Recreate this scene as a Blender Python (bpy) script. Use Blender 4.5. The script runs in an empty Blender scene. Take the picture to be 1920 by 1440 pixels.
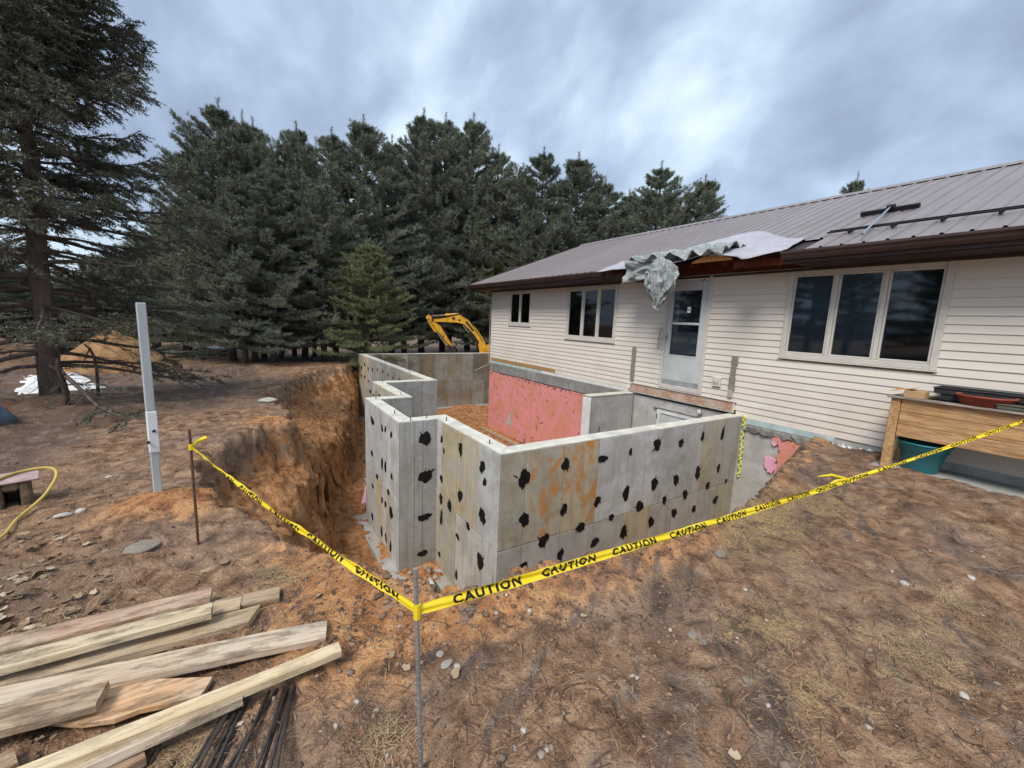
import bpy, math, random
import numpy as np
from mathutils import Matrix, Vector

rng = np.random.default_rng(7)
random.seed(7)
S = bpy.context.scene
COL = S.collection
R = math.radians

# ------------------------------------------------------------------ camera
FPX = 781.754
YAW, PITCH, ROLL = R(32.852), R(8.627), R(2.373)
CAMZ = 1.6
FW = np.array([math.sin(YAW)*math.cos(PITCH), math.cos(YAW)*math.cos(PITCH), -math.sin(PITCH)])
_r = np.array([math.cos(YAW), -math.sin(YAW), 0.0]); _u = np.cross(_r, FW)
RT = math.cos(ROLL)*_r + math.sin(ROLL)*_u
UP = -math.sin(ROLL)*_r + math.cos(ROLL)*_u
cam = bpy.data.cameras.new('camera')
cam.sensor_width = 36.0
cam.lens = FPX/1920*36.0
cam.clip_start = 0.05; cam.clip_end = 3000
camo = bpy.data.objects.new('camera', cam); COL.objects.link(camo)
m = Matrix.Identity(4)
for i in range(3):
    m[i][0] = RT[i]; m[i][1] = UP[i]; m[i][2] = -FW[i]
m[2][3] = CAMZ
camo.matrix_world = m
S.camera = camo

# ------------------------------------------------------------------ world and sun
w = bpy.data.worlds.new('World'); S.world = w; w.use_nodes = True
nt = w.node_tree; N = nt.nodes; LK = nt.links; N.clear()
def wn(t, **k):
    n = N.new(t)
    for a, b in k.items(): setattr(n, a, b)
    return n
SUN_DIR = Vector((-0.55, -0.30, 0.78)).normalized()       # towards the sun
SUN_EL = math.asin(SUN_DIR.z); SUN_AZ = math.atan2(SUN_DIR.x, SUN_DIR.y)
out = wn('ShaderNodeOutputWorld'); bg = wn('ShaderNodeBackground'); bg.inputs['Strength'].default_value = 0.1
sky = wn('ShaderNodeTexSky', sky_type='NISHITA', sun_disc=False)
sky.sun_elevation = SUN_EL; sky.sun_rotation = SUN_AZ
tc = wn('ShaderNodeTexCoord'); sep = wn('ShaderNodeSeparateXYZ')
LK.new(tc.outputs['Generated'], sep.inputs[0])
mz = wn('ShaderNodeMath', operation='MAXIMUM'); mz.inputs[1].default_value = 0.0; LK.new(sep.outputs['Z'], mz.inputs[0])
ad = wn('ShaderNodeMath', operation='ADD'); ad.inputs[1].default_value = 0.75; LK.new(mz.outputs[0], ad.inputs[0])
dx = wn('ShaderNodeMath', operation='DIVIDE'); LK.new(sep.outputs['X'], dx.inputs[0]); LK.new(ad.outputs[0], dx.inputs[1])
dy = wn('ShaderNodeMath', operation='DIVIDE'); LK.new(sep.outputs['Y'], dy.inputs[0]); LK.new(ad.outputs[0], dy.inputs[1])
cb = wn('ShaderNodeCombineXYZ'); LK.new(dx.outputs[0], cb.inputs[0]); LK.new(dy.outputs[0], cb.inputs[1])
mp = wn('ShaderNodeMapping'); mp.inputs['Rotation'].default_value = (0, 0, R(28)); mp.inputs['Scale'].default_value = (2.6, 1.9, 1)
mp.inputs['Location'].default_value = (3.1, 1.7, 0)
LK.new(cb.outputs[0], mp.inputs['Vector'])
n1 = wn('ShaderNodeTexNoise'); n1.inputs['Scale'].default_value = 1.15; n1.inputs['Detail'].default_value = 5; n1.inputs['Roughness'].default_value = 0.45; n1.inputs['Distortion'].default_value = 0.15
LK.new(mp.outputs[0], n1.inputs['Vector'])
n2 = wn('ShaderNodeTexNoise'); n2.inputs['Scale'].default_value = 3.2; n2.inputs['Detail'].default_value = 6; n2.inputs['Roughness'].default_value = 0.5; n2.inputs['Distortion'].default_value = 0.2
LK.new(mp.outputs[0], n2.inputs['Vector'])
mx = wn('ShaderNodeMix', data_type='FLOAT'); mx.inputs[0].default_value = 0.42
LK.new(n1.outputs['Fac'], mx.inputs[2]); LK.new(n2.outputs['Fac'], mx.inputs[3])
rp = wn('ShaderNodeValToRGB'); LK.new(mx.outputs[0], rp.inputs[0])
e = rp.color_ramp.elements
e[0].position = 0.37; e[0].color = (.160, .198, .270, 1)
e[1].position = 0.64; e[1].color = (.43, .50, .545, 1)
q = rp.color_ramp.elements.new(0.47); q.color = (.225, .280, .365, 1)
q = rp.color_ramp.elements.new(0.55); q.color = (.310, .380, .455, 1)
vs = wn('ShaderNodeVectorMath', operation='SCALE'); vs.inputs['Scale'].default_value = 10.0; LK.new(rp.outputs[0], vs.inputs[0])
mc = wn('ShaderNodeMix', data_type='RGBA'); mc.inputs[0].default_value = 0.9
LK.new(sky.outputs[0], mc.inputs[6]); LK.new(vs.outputs[0], mc.inputs[7])
LK.new(mc.outputs[2], bg.inputs['Color']); LK.new(bg.outputs[0], out.inputs['Surface'])
sun = bpy.data.lights.new('sun', 'SUN'); sun.energy = 1.5; sun.angle = R(22); sun.color = (1, .94, .86)
suno = bpy.data.objects.new('sun', sun); COL.objects.link(suno)
suno.rotation_euler = (-SUN_DIR).to_track_quat('-Z', 'Y').to_euler(); suno.location = (0, 0, 30)
S.view_settings.view_transform = 'Standard'; S.view_settings.look = 'None'
S.view_settings.exposure = 1.15; S.view_settings.gamma = 1.0; S.view_settings.use_curve_mapping = False
S.render.engine = 'CYCLES'
S.cycles.max_bounces = 5; S.cycles.diffuse_bounces = 2; S.cycles.glossy_bounces = 3; S.cycles.transparent_max_bounces = 12
S.cycles.use_denoising = True

# ------------------------------------------------------------------ measuring helpers (photo pixel -> point in the place)
def ray(x, y): return FW + RT*(x-960)/FPX - UP*(y-720)/FPX
def atZ(x, y, z):
    d = ray(x, y); return d*((z-CAMZ)/d[2]) + np.array([0, 0, CAMZ])
def atX(x, y, X):
    d = ray(x, y); return d*(X/d[0]) + np.array([0, 0, CAMZ])
def atY(x, y, Y):
    d = ray(x, y); return d*(Y/d[1]) + np.array([0, 0, CAMZ])

# ------------------------------------------------------------------ mesh helpers
def raw_mesh(name, V, F, smooth=False):
    me = bpy.data.meshes.new(name)
    V = np.asarray(V, dtype=np.float32)
    if isinstance(F, np.ndarray):
        k = F.shape[1]; nf = len(F)
        me.vertices.add(len(V)); me.vertices.foreach_set('co', V.ravel())
        me.loops.add(nf*k); me.loops.foreach_set('vertex_index', F.astype(np.int32).ravel())
        me.polygons.add(nf); me.polygons.foreach_set('loop_start', np.arange(0, nf*k, k, dtype=np.int32))
        me.update(calc_edges=True)
    else:
        me.from_pydata([tuple(map(float, v)) for v in V], [], F); me.update()
    if smooth:
        me.polygons.foreach_set('use_smooth', np.ones(len(me.polygons), dtype=bool))
    return me
def put(name, me, mat, parent=None, smooth=False):
    o = bpy.data.objects.new(name, me); COL.objects.link(o)
    if mat is not None and not me.materials: me.materials.append(mat)
    if parent is not None:
        o.parent = parent
        o.matrix_parent_inverse = base_inv(parent)
    return o
def base_inv(p):
    return Matrix.Translation(-p.location)
def empty(name, loc, label=None, cat=None, group=None):
    o = bpy.data.objects.new(name, None); COL.objects.link(o); o.location = loc; o.empty_display_size = .1
    return tag(o, label, cat, group)
def tag(o, label=None, cat=None, group=None, kind=None):
    if label: o['label'] = label
    if cat: o['category'] = cat
    if group: o['group'] = group
    if kind: o['kind'] = kind
    return o
class MB:
    def __init__(s): s.v = []; s.f = []
    def add(s, V, F):
        b = len(s.v); s.v += [tuple(map(float, p)) for p in V]; s.f += [tuple(i+b for i in f) for f in F]; return s
    def box(s, x0, y0, z0, x1, y1, z1, c=0.0):
        return s.obox(((x0+x1)/2, (y0+y1)/2, (z0+z1)/2), (abs(x1-x0)/2, abs(y1-y0)/2, abs(z1-z0)/2), None, c)
    def obox(s, ce, hf, ax=None, c=0.0):
        ce = np.array(ce, float); ax = np.eye(3) if ax is None else np.array(ax, float)
        V = []; F = []
        if c <= 0:
            for sx in (-1, 1):
                for sy in (-1, 1):
                    for sz in (-1, 1): V.append(ce + ax[0]*sx*hf[0] + ax[1]*sy*hf[1] + ax[2]*sz*hf[2])
            F = [(0, 1, 3, 2), (4, 6, 7, 5), (0, 4, 5, 1), (2, 3, 7, 6), (0, 2, 6, 4), (1, 5, 7, 3)]
            return s.add(V, F)
        idx = {}
        for sx in (-1, 1):
            for sy in (-1, 1):
                for sz in (-1, 1):
                    for a in range(3):
                        l = [sx*(hf[0]-c), sy*(hf[1]-c), sz*(hf[2]-c)]; sg = (sx, sy, sz); l[a] = sg[a]*hf[a]
                        idx[(sx, sy, sz, a)] = len(V); V.append(ce + ax[0]*l[0] + ax[1]*l[1] + ax[2]*l[2])
        for a in range(3):
            b, d = (a+1) % 3, (a+2) % 3
            for sg in (-1, 1):
                q = []
                for (p, r) in ((-1, -1), (1, -1), (1, 1), (-1, 1)):
                    k = [0, 0, 0]; k[a] = sg; k[b] = p; k[d] = r; q.append(idx[(k[0], k[1], k[2], a)])
                F.append(tuple(q if sg > 0 else q[::-1]))
            for p in (-1, 1):
                for r in (-1, 1):
                    k0 = [0, 0, 0]; k1 = [0, 0, 0]; k0[a] = -1; k1[a] = 1
                    for k in (k0, k1): k[b] = p; k[d] = r
                    q = (idx[(*k0, b)], idx[(*k1, b)], idx[(*k1, d)], idx[(*k0, d)])
                    F.append(q if p*r > 0 else q[::-1])
        for sx in (-1, 1):
            for sy in (-1, 1):
                for sz in (-1, 1):
                    q = tuple(idx[(sx, sy, sz, a)] for a in range(3)); F.append(q if sx*sy*sz > 0 else q[::-1])
        return s.add(V, F)
    def tube(s, pts, r, n=8, cap=True):
        pts = [np.array(p, float) for p in pts]; V = []; F = []
        rr = r if hasattr(r, '__len__') else [r]*len(pts)
        ref = np.array([0.31, 0.17, 0.93])
        for i, p in enumerate(pts):
            t = pts[min(i+1, len(pts)-1)] - pts[max(i-1, 0)]; t = t/(np.linalg.norm(t)+1e-9)
            rf = ref if abs(t@ref) < .95 else np.array([1., 0, 0])
            a = np.cross(t, rf); a /= np.linalg.norm(a); b = np.cross(t, a)
            for k in range(n):
                an = 2*math.pi*k/n; V.append(p + (a*math.cos(an) + b*math.sin(an))*rr[i])
        for i in range(len(pts)-1):
            for k in range(n):
                F.append((i*n+k, i*n+(k+1) % n, (i+1)*n+(k+1) % n, (i+1)*n+k))
        if cap:
            F.append(tuple(range(n))[::-1]); F.append(tuple(range((len(pts)-1)*n, len(pts)*n)))
        return s.add(V, F)
    def lathe(s, prof, c, n=32):
        V = []; F = []
        for (r, z) in prof:
            for k in range(n):
                a = 2*math.pi*k/n; V.append((c[0]+r*math.cos(a), c[1]+r*math.sin(a), c[2]+z))
        for i in range(len(prof)-1):
            for k in range(n): F.append((i*n+k, i*n+(k+1) % n, (i+1)*n+(k+1) % n, (i+1)*n+k))
        return s.add(V, F)
    def prism(s, prof, d0, d1, axis, ends=True):
        # prof: list of 2D points; extruded from d0 to d1 along axis ('x': prof=(y,z), 'y': prof=(x,z))
        V = []
        for d in (d0, d1):
            for (a, b) in prof: V.append((d, a, b) if axis == 'x' else ((a, d, b) if axis == 'y' else (a, b, d)))
        n = len(prof); F = [(i, (i+1) % n, n+(i+1) % n, n+i) for i in range(n)]
        if ends: F += [tuple(range(n))[::-1], tuple(range(n, 2*n))]
        return s.add(V, F)
    def build(s, name, mat, parent=None, smooth=False, kind=None):
        me = raw_mesh(name, s.v, s.f, smooth)
        bmfix(me)
        o = put(name, me, mat, parent)
        if kind: o['kind'] = kind
        return o
import bmesh
def bmfix(me):
    bm = bmesh.new(); bm.from_mesh(me); bmesh.ops.recalc_face_normals(bm, faces=bm.faces); bm.to_mesh(me); bm.free()

# numpy value noise
_T = rng.random((256, 256)).astype(np.float64)
def vnoise(x, y, s=0):
    x = np.asarray(x, float)+s*17.31; y = np.asarray(y, float)+s*9.77
    xi = np.floor(x).astype(int); yi = np.floor(y).astype(int); fx = x-xi; fy = y-yi
    fx = fx*fx*(3-2*fx); fy = fy*fy*(3-2*fy)
    a = _T[xi & 255, yi & 255]; b = _T[(xi+1) & 255, yi & 255]; c = _T[xi & 255, (yi+1) & 255]; d = _T[(xi+1) & 255, (yi+1) & 255]
    return (a*(1-fx)+b*fx)*(1-fy) + (c*(1-fx)+d*fx)*fy - .5
def fbm(x, y, s=0, o=4, g=.5):
    t = 0; a = 1
    for i in range(o): t = t + a*vnoise(x*2**i, y*2**i, s+i*3); a *= g
    return t
def sstep(a, b, x):
    t = np.clip((x-a)/(b-a), 0, 1); return t*t*(3-2*t)

# ------------------------------------------------------------------ materials
class NT:
    def __init__(s, name):
        s.m = bpy.data.materials.new(name); s.m.use_nodes = True; s.t = s.m.node_tree; s.b = s.t.nodes['Principled BSDF']; s.out = s.t.nodes['Material Output']
    def n(s, t, **k):
        o = s.t.nodes.new(t)
        for a, b in k.items(): setattr(o, a, b)
        return o
    def l(s, a, b): s.t.links.new(a, b)
    def coord(s, scale=(1, 1, 1), rand=True, rot=(0, 0, 0), kind='Object'):
        c = s.n('ShaderNodeTexCoord'); mp = s.n('ShaderNodeMapping'); mp.inputs['Scale'].default_value = scale; mp.inputs['Rotation'].default_value = rot
        s.l(c.outputs[kind], mp.inputs['Vector'])
        if rand:
            oi = s.n('ShaderNodeObjectInfo'); mu = s.n('ShaderNodeMath', operation='MULTIPLY'); mu.inputs[1].default_value = 37.0
            s.l(oi.outputs['Random'], mu.inputs[0]); s.l(mu.outputs[0], mp.inputs['Location'])
        return mp.outputs[0]
    def noise(s, vec, scale, detail=4, rough=.55, dist=0):
        o = s.n('ShaderNodeTexNoise'); o.inputs['Scale'].default_value = scale; o.inputs['Detail'].default_value = detail
        o.inputs['Roughness'].default_value = rough; o.inputs['Distortion'].default_value = dist; s.l(vec, o.inputs['Vector']); return o.outputs['Fac']
    def ramp(s, fac, stops):
        o = s.n('ShaderNodeValToRGB'); s.l(fac, o.inputs[0]); el = o.color_ramp.elements
        while len(el) > 1: el.remove(el[-1])
        for i, (p, c) in enumerate(stops):
            c = (c, c, c) if not hasattr(c, '__len__') else c
            if i == 0: el[0].position = p; el[0].color = (*c, 1)
            else: q = el.new(p); q.color = (*c, 1)
        return o.outputs[0]
    def mix(s, fac, a, b, mode='MIX'):
        o = s.n('ShaderNodeMix', data_type='RGBA', blend_type=mode)
        for sock, v in ((o.inputs[0], fac), (o.inputs[6], a), (o.inputs[7], b)):
            if isinstance(v, bpy.types.NodeSocket): s.l(v, sock)
            elif hasattr(v, '__len__'): sock.default_value = (*v, 1)
            else: sock.default_value = v
        return o.outputs[2]
    def math(s, op, a, b=0.0):
        o = s.n('ShaderNodeMath', operation=op)
        for sock, v in ((o.inputs[0], a), (o.inputs[1], b)):
            if isinstance(v, bpy.types.NodeSocket): s.l(v, sock)
            else: sock.default_value = v
        return o.outputs[0]
    def bump(s, h, strength=.5, dist=.01, normal=None):
        o = s.n('ShaderNodeBump'); o.inputs['Strength'].default_value = strength; o.inputs['Distance'].default_value = dist; s.l(h, o.inputs['Height'])
        if normal is not None: s.l(normal, o.inputs['Normal'])
        return o.outputs[0]
    def done(s, color, rough=.7, nrm=None, metal=0, spec=.3):
        for sock, v in ((s.b.inputs['Base Color'], color), (s.b.inputs['Roughness'], rough)):
            if isinstance(v, bpy.types.NodeSocket): s.l(v, sock)
            elif hasattr(v, '__len__'): sock.default_value = (*v, 1)
            else: sock.default_value = v
        s.b.inputs['Metallic'].default_value = metal; s.b.inputs['Specular IOR Level'].default_value = spec
        if nrm is not None: s.l(nrm, s.b.inputs['Normal'])
        return s.m
def simple(name, c, rough=.6, var=.25, scale=8, bump=.15, bscale=40, metal=0, spec=.3, stretch=(1, 1, 1), dist=.004):
    t = NT(name); v = t.coord(stretch)
    a = tuple(x*(1-var) for x in c); b = tuple(min(1, x*(1+var)) for x in c)
    col = t.ramp(t.noise(v, scale, 5, .6), [(.3, a), (.7, b)])
    nr = t.bump(t.noise(v, bscale, 4), bump, dist)
    return t.done(col, rough, nr, metal, spec)
M = {}
def mat_wood(name, a, b, gray=(.3, .28, .25), grayamt=.3, stain=None, mudamt=.3):
    t = NT(name); v = t.coord((1.2, 14, 14)); v2 = t.coord((1, 1, 1))
    g = t.noise(v, 3.0, 6, .6, .6)
    col = t.ramp(g, [(.38, a), (.60, b)])
    gm = t.ramp(t.noise(v2, 3.5, 5, .65), [(.42, 0), (.62, 1)])
    col = t.mix(t.math('MULTIPLY', gm, grayamt), col, gray)
    if stain: col = t.mix(t.ramp(t.noise(v2, 2.1, 4, .6), [(.5, 0), (.66, .75)]), col, stain)
    mud = t.ramp(t.noise(t.coord((1.5, 6, 6)), 3.2, 7, .75), [(.50, 0), (.64, .75)])
    col = t.mix(t.math('MULTIPLY', mud, mudamt), col, (.15, .10, .07))
    kn = t.ramp(t.noise(t.coord((2, 7, 7)), 2.0, 2), [(.70, 0), (.76, .6)])
    col = t.mix(kn, col, (.13, .07, .035))
    return t.done(col, .8, t.bump(t.math('ADD', g, mud), .7, .006), spec=.15)
def mat_pine(name, a, b):
    t = NT(name); oi = t.n('ShaderNodeObjectInfo'); geo = t.n('ShaderNodeNewGeometry')
    v = t.coord((1, 1, 1)); n = t.noise(v, .9, 3)
    col = t.ramp(n, [(.3, a), (.7, b)])
    col = t.mix(t.math('MULTIPLY', oi.outputs['Random'], .45), col, tuple(x*.62 for x in a))
    col = t.mix(t.math('MULTIPLY', geo.outputs['Random Per Island'], .3), col, tuple(min(1, x*1.6) for x in b))
    return t.done(col, .55, spec=.25)
def mat_concrete(name, light=1.0, objcol=True, streak=.5):
    t = NT(name); v = t.coord((1, 1, 1), rand=False); vs = t.coord((6, 6, .55), rand=True)
    if objcol:
        oi = t.n('ShaderNodeObjectInfo'); base = oi.outputs['Color']
    else: base = tuple(x*light for x in (.36, .355, .34))
    n1 = t.noise(v, 3.4, 6, .68, .4); n2 = t.noise(vs, 2.0, 5, .6); n3 = t.noise(v, 45, 4, .7)
    col = t.mix(t.ramp(n1, [(.40, .0), (.62, .8)]), base, t.mix(1, base, (.66, .63, .58), 'MULTIPLY'))
    col = t.mix(t.ramp(t.noise(v, 1.7, 4, .6), [(.50, 0), (.62, .5)]), col, (.44, .435, .42))
    col = t.mix(t.math('MULTIPLY', t.ramp(n2, [(.52, 0), (.68, 1)]), streak), col, t.mix(1, base, (.60, .52, .42), 'MULTIPLY'))
    col = t.mix(t.ramp(n3, [(.58, 0), (.75, .35)]), col, (.62, .61, .58))
    pit = t.ramp(t.noise(v, 90, 3, .6), [(.25, 0), (.36, 1)])
    nr = t.bump(n3, .3, .004, t.bump(pit, .3, .003))
    return t.done(col, .85, nr, spec=.25)
# ---- ground
def mat_ground():
    t = NT('soil'); v = t.coord((1, 1, 1), rand=False)
    at = t.n('ShaderNodeAttribute'); at.attribute_name = 'soil'
    sp = t.n('ShaderNodeSeparateColor'); t.l(at.outputs['Color'], sp.inputs[0])
    big = t.noise(v, 1.1, 3, .6); mid = t.noise(v, 7, 5, .68, .5); fine = t.noise(v, 55, 3, .7)
    brown = t.ramp(mid, [(.33, (0.086, 0.048, 0.028)), (.44, (0.198, 0.116, 0.070)), (.54, (0.306, 0.188, 0.116)), (.66, (0.462, 0.319, 0.211))])
    brown = t.mix(1, brown, (1.0, .95, .885), 'MULTIPLY')
    brown = t.mix(t.ramp(big, [(.44, 0), (.60, .6)]), brown, t.ramp(mid, [(.34, (0.156, 0.103, 0.074)), (.62, (0.360, 0.256, 0.187))]))
    clay = t.ramp(mid, [(.34, (.200, .074, .022)), (.48, (.430, .190, .070)), (.64, (.600, .330, .150))])
    dark = t.ramp(mid, [(.36, (0.060, 0.037, 0.028)), (.52, (0.144, 0.098, 0.074)), (.66, (0.264, 0.194, 0.148))])
    straw = t.ramp(fine, [(.35, (.18, .105, .050)), (.5, (.33, .22, .105)), (.65, (.48, .34, .17))])
    def msk(ch, k=1.6, thr=.5, wd=.16):
        s_ = t.math('ADD', sp.outputs[ch], t.math('MULTIPLY', t.math('SUBTRACT', mid, .5), k))
        return t.ramp(s_, [(thr-wd, 0), (thr+wd, 1)])
    col = t.mix(msk('Red'), brown, clay)
    col = t.mix(msk('Green'), col, dark)
    col = t.mix(msk('Blue', 2.4), col, straw)
    col = t.mix(t.ramp(fine, [(.33, .5), (.45, 0)]), col, t.mix(1, col, (.45, .40, .37), 'MULTIPLY'))
    col = t.mix(t.ramp(fine, [(.60, 0), (.74, .32)]), col, (.46, .35, .26))
    micro = t.noise(v, 190, 2, .7)
    col = t.mix(t.ramp(micro, [(.36, .55), (.5, 0)]), col, t.mix(1, col, (.42, .38, .36), 'MULTIPLY'))
    col = t.mix(t.ramp(micro, [(.58, 0), (.7, .30)]), col, (.50, .39, .30))
    hh = t.math('ADD', t.math('MULTIPLY', mid, 1.5), t.math('MULTIPLY', fine, .55))
    nr = t.bump(hh, .8, .04)
    return t.done(col, t.ramp(big, [(.35, .60), (.6, .92)]), nr, spec=.25)
M['ground'] = mat_ground()
M['concrete'] = mat_concrete('concrete_formed')
def mat_rust():
    m_ = M['concrete'].copy(); m_.name = 'concrete_rust_stained'; t_ = m_.node_tree; b_ = t_.nodes['Principled BSDF']
    src = b_.inputs['Base Color'].links[0].from_socket
    c_ = t_.nodes.new('ShaderNodeTexCoord'); mp_ = t_.nodes.new('ShaderNodeMapping'); mp_.inputs['Scale'].default_value = (1, 1, .6); n_ = t_.nodes.new('ShaderNodeTexNoise'); n_.inputs['Scale'].default_value = 4.2; n_.inputs['Detail'].default_value = 6; n_.inputs['Roughness'].default_value = .65; n_.inputs['Distortion'].default_value = .8
    r_ = t_.nodes.new('ShaderNodeValToRGB'); r_.color_ramp.elements[0].position = .50; r_.color_ramp.elements[1].position = .62
    x_ = t_.nodes.new('ShaderNodeMix'); x_.data_type = 'RGBA'; x_.inputs[7].default_value = (.52, .24, .07, 1)
    t_.links.new(c_.outputs['Object'], mp_.inputs[0]); t_.links.new(mp_.outputs[0], n_.inputs['Vector']); t_.links.new(n_.outputs['Fac'], r_.inputs[0]); t_.links.new(r_.outputs[0], x_.inputs[0]); t_.links.new(src, x_.inputs[6]); t_.links.new(x_.outputs[2], b_.inputs['Base Color'])
    return m_
M['concrete_rust'] = mat_rust()
M['concrete_top'] = simple('concrete_top', (.60, .58, .50), .9, .22, 5, .4, 60)
M['concrete_dark'] = simple('concrete_seam', (.21, .20, .18), .9, .3, 9, .3, 50)
M['concrete_old'] = mat_concrete('concrete_old', 1.35, False, .25)
M['concrete_slab'] = mat_concrete('concrete_slab', 1.15, False, .1)
M['tar'] = simple('tar', (.006, .006, .007), .55, .3, 30, .5, 80)
M['steel'] = simple('galvanised_steel', (.33, .33, .33), .5, .25, 14, .2, 60, metal=.6)
M['rust'] = simple('rusty_steel', (.13, .075, .05), .7, .4, 25, .4, 90, metal=.3)
M['darksteel'] = simple('dark_rod_steel', (.085, .070, .062), .55, .5, 22, .4, 70, metal=.4)
M['boltsteel'] = simple('bolt_steel', (.12, .115, .11), .5, .3, 30, .1, 60, metal=.7)
def mat_siding():
    t = NT('vinyl_siding'); v = t.coord((1, .35, 6), rand=True); v2 = t.coord((1, 1, 1), rand=False)
    n = t.noise(v, 1.2, 5, .6)
    col = t.ramp(n, [(.3, (.655, .595, .52)), (.7, (.73, .675, .605))])
    zz = t.n('ShaderNodeSeparateXYZ'); t.l(v2, zz.inputs[0])
    dm = t.math('MULTIPLY', t.ramp(t.noise(v2, 1.3, 6, .65), [(.42, 0), (.7, 1)]), t.ramp(zz.outputs['Z'], [(.1, .75), (1.2, .12)]))
    col = t.mix(dm, col, (.56, .45, .38))
    return t.done(col, .55, t.bump(t.noise(t.coord((1, .6, 18)), 5, 3), .12, .002), spec=.35)
M['siding'] = mat_siding()
M['vinyl'] = simple('window_vinyl', (.58, .55, .50), .45, .1, 6, .05, 30)
M['doorpaint'] = simple('door_paint', (.50, .52, .52), .45, .1, 3, .08, 30)
M['trim'] = simple('weathered_trim', (.36, .33, .30), .8, .35, 9, .4, 40, stretch=(1, 1, .3))
M['graywood'] = mat_wood('weathered_post_wood', (.16, .14, .125), (.33, .30, .275))
M['rustboard'] = mat_wood('exposed_rim_board', (.36, .19, .12), (.55, .36, .26), (.6, .52, .45), .6)
M['osb'] = simple('osb', (.38, .22, .09), .8, .6, 30, .5, 50)
def mat_roof():
    t = NT('metal_roofing'); v = t.coord((1, 6, 1)); n = t.noise(v, 1.4, 5, .6); n2 = t.noise(t.coord((1, 1, 1), rand=False), 60, 3)
    col = t.ramp(n, [(.3, (.215, .182, .180)), (.7, (.27, .233, .230))])
    col = t.mix(t.ramp(n2, [(.6, 0), (.8, .25)]), col, (.42, .38, .38))
    oi = t.n('ShaderNodeObjectInfo'); col = t.mix(t.math('MULTIPLY', oi.outputs['Random'], .18), col, (.36, .33, .34))
    return t.done(col, .42, t.bump(n2, .05, .002), metal=.15, spec=.5)
M['roof'] = mat_roof()
M['browntrim'] = simple('brown_gutter_paint', (.060, .034, .030), .4, .3, 5, .1, 30, spec=.5)
M['soffit'] = simple('brown_soffit', (.040, .026, .024), .6, .3, 5, .1, 30)
M['redwood'] = mat_wood('stained_rafter', (.085, .018, .010), (.20, .05, .028), (.1, .05, .04), .3)
M['ply'] = mat_wood('fresh_plywood_edge', (.50, .22, .07), (.68, .36, .15), (.6, .4, .2), .2)
M['underlay'] = simple('roof_underlayment', (.40, .385, .425), .5, .15, 4, .8, 16, dist=.02)
def mat_tarp():
    t = NT('tarp_plastic'); v = t.coord((1, 1, 1)); n = t.noise(v, 7, 5, .6, 1.2)
    col = t.ramp(n, [(.3, (.20, .23, .23)), (.7, (.42, .455, .455))])
    return t.done(col, .38, t.bump(t.noise(v, 16, 5, .6, 1.6), .8, .02, t.bump(n, .9, .05)), spec=.5)
M['tarp'] = mat_tarp()
def mat_glass():
    t = NT('window_glass'); nt_ = t.t
    tr = t.n('ShaderNodeBsdfTransparent'); tr.inputs[0].default_value = (.74, .79, .82, 1)
    gl = t.n('ShaderNodeBsdfGlossy'); gl.inputs['Roughness'].default_value = .04; gl.inputs[0].default_value = (.9, .95, 1, 1)
    fr = t.n('ShaderNodeFresnel'); fr.inputs[0].default_value = 1.5
    mxs = t.n('ShaderNodeMixShader'); t.l(fr.outputs[0], mxs.inputs[0]); t.l(tr.outputs[0], mxs.inputs[1]); t.l(gl.outputs[0], mxs.inputs[2])
    t.l(mxs.outputs[0], t.out.inputs['Surface']); return t.m
M['glass'] = mat_glass()
M['room'] = simple('dim_room', (.045, .048, .055), .9, .3, 2, 0, 10)
M['curtain'] = simple('insect_screen', (.15, .17, .195), .85, .2, 30, .2, 120)
M['innerdoor'] = simple('inner_door_paint', (.42, .43, .43), .5, .06, 3, 0, 10)
M['innerdark'] = simple('inner_door_window', (.05, .055, .07), .2, .2, 3, 0, 10)
def mat_pink():
    t = NT('pink_foam'); v = t.coord((1, 1, 1), rand=False); vs = t.coord((4, 4, .8), rand=False)
    n = t.noise(v, 2.0, 6, .65, .5); f = t.noise(vs, 9, 5, .65); g = t.noise(v, 17, 5, .7)
    col = t.ramp(f, [(.3, (.62, .21, .20)), (.7, (.80, .34, .345))])
    col = t.mix(t.ramp(n, [(.44, 0), (.60, .8)]), col, (.60, .26, .15))
    col = t.mix(t.ramp(g, [(.60, 0), (.68, .85)]), col, (.22, .08, .05))
    return t.done(col, .85, t.bump(f, .5, .01), spec=.15)
M['pink'] = mat_pink()
M['pinkscrap'] = simple('pink_foam_scrap', (.75, .38, .50), .8, .12, 5, .1, 20)
M['gouge'] = simple('dirt_gouge', (.16, .07, .045), .9, .5, 30, .4, 60)
M['whitefoam'] = simple('white_foam_edge', (.68, .68, .66), .8, .1, 5, .1, 30)
M['whitepaint'] = simple('white_paint', (.66, .66, .64), .5, .15, 6, .1, 30)
M['flash'] = simple('aluminium_flashing', (.50, .51, .51), .42, .2, 6, .3, 14, metal=.5)
M['bluewrap'] = simple('pale_blue_wrap', (.42, .52, .52), .7, .25, 6, .2, 20)
M['tape'] = simple('caution_yellow', (.80, .60, .015), .4, .08, 5, .15, 30, spec=.5)
M['ink'] = simple('black_ink', (.010, .010, .010), .45, .1, 5, .05, 30)
M['pvc'] = simple('grey_metal_post', (.44, .47, .49), .45, .12, 9, .1, 40, stretch=(1, 1, .3))
M['pvcwhite'] = simple('white_sleeve', (.72, .74, .75), .4, .05, 6, .05, 30)
M['black'] = simple('black_plastic', (.012, .012, .013), .5, .3, 9, .1, 40)
M['yellowpaint'] = simple('excavator_yellow', (.70, .36, .02), .45, .25, 4, .1, 30, spec=.5)
M['excdark'] = simple('excavator_dark_steel', (.03, .028, .028), .6, .4, 6, .2, 30)
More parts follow.
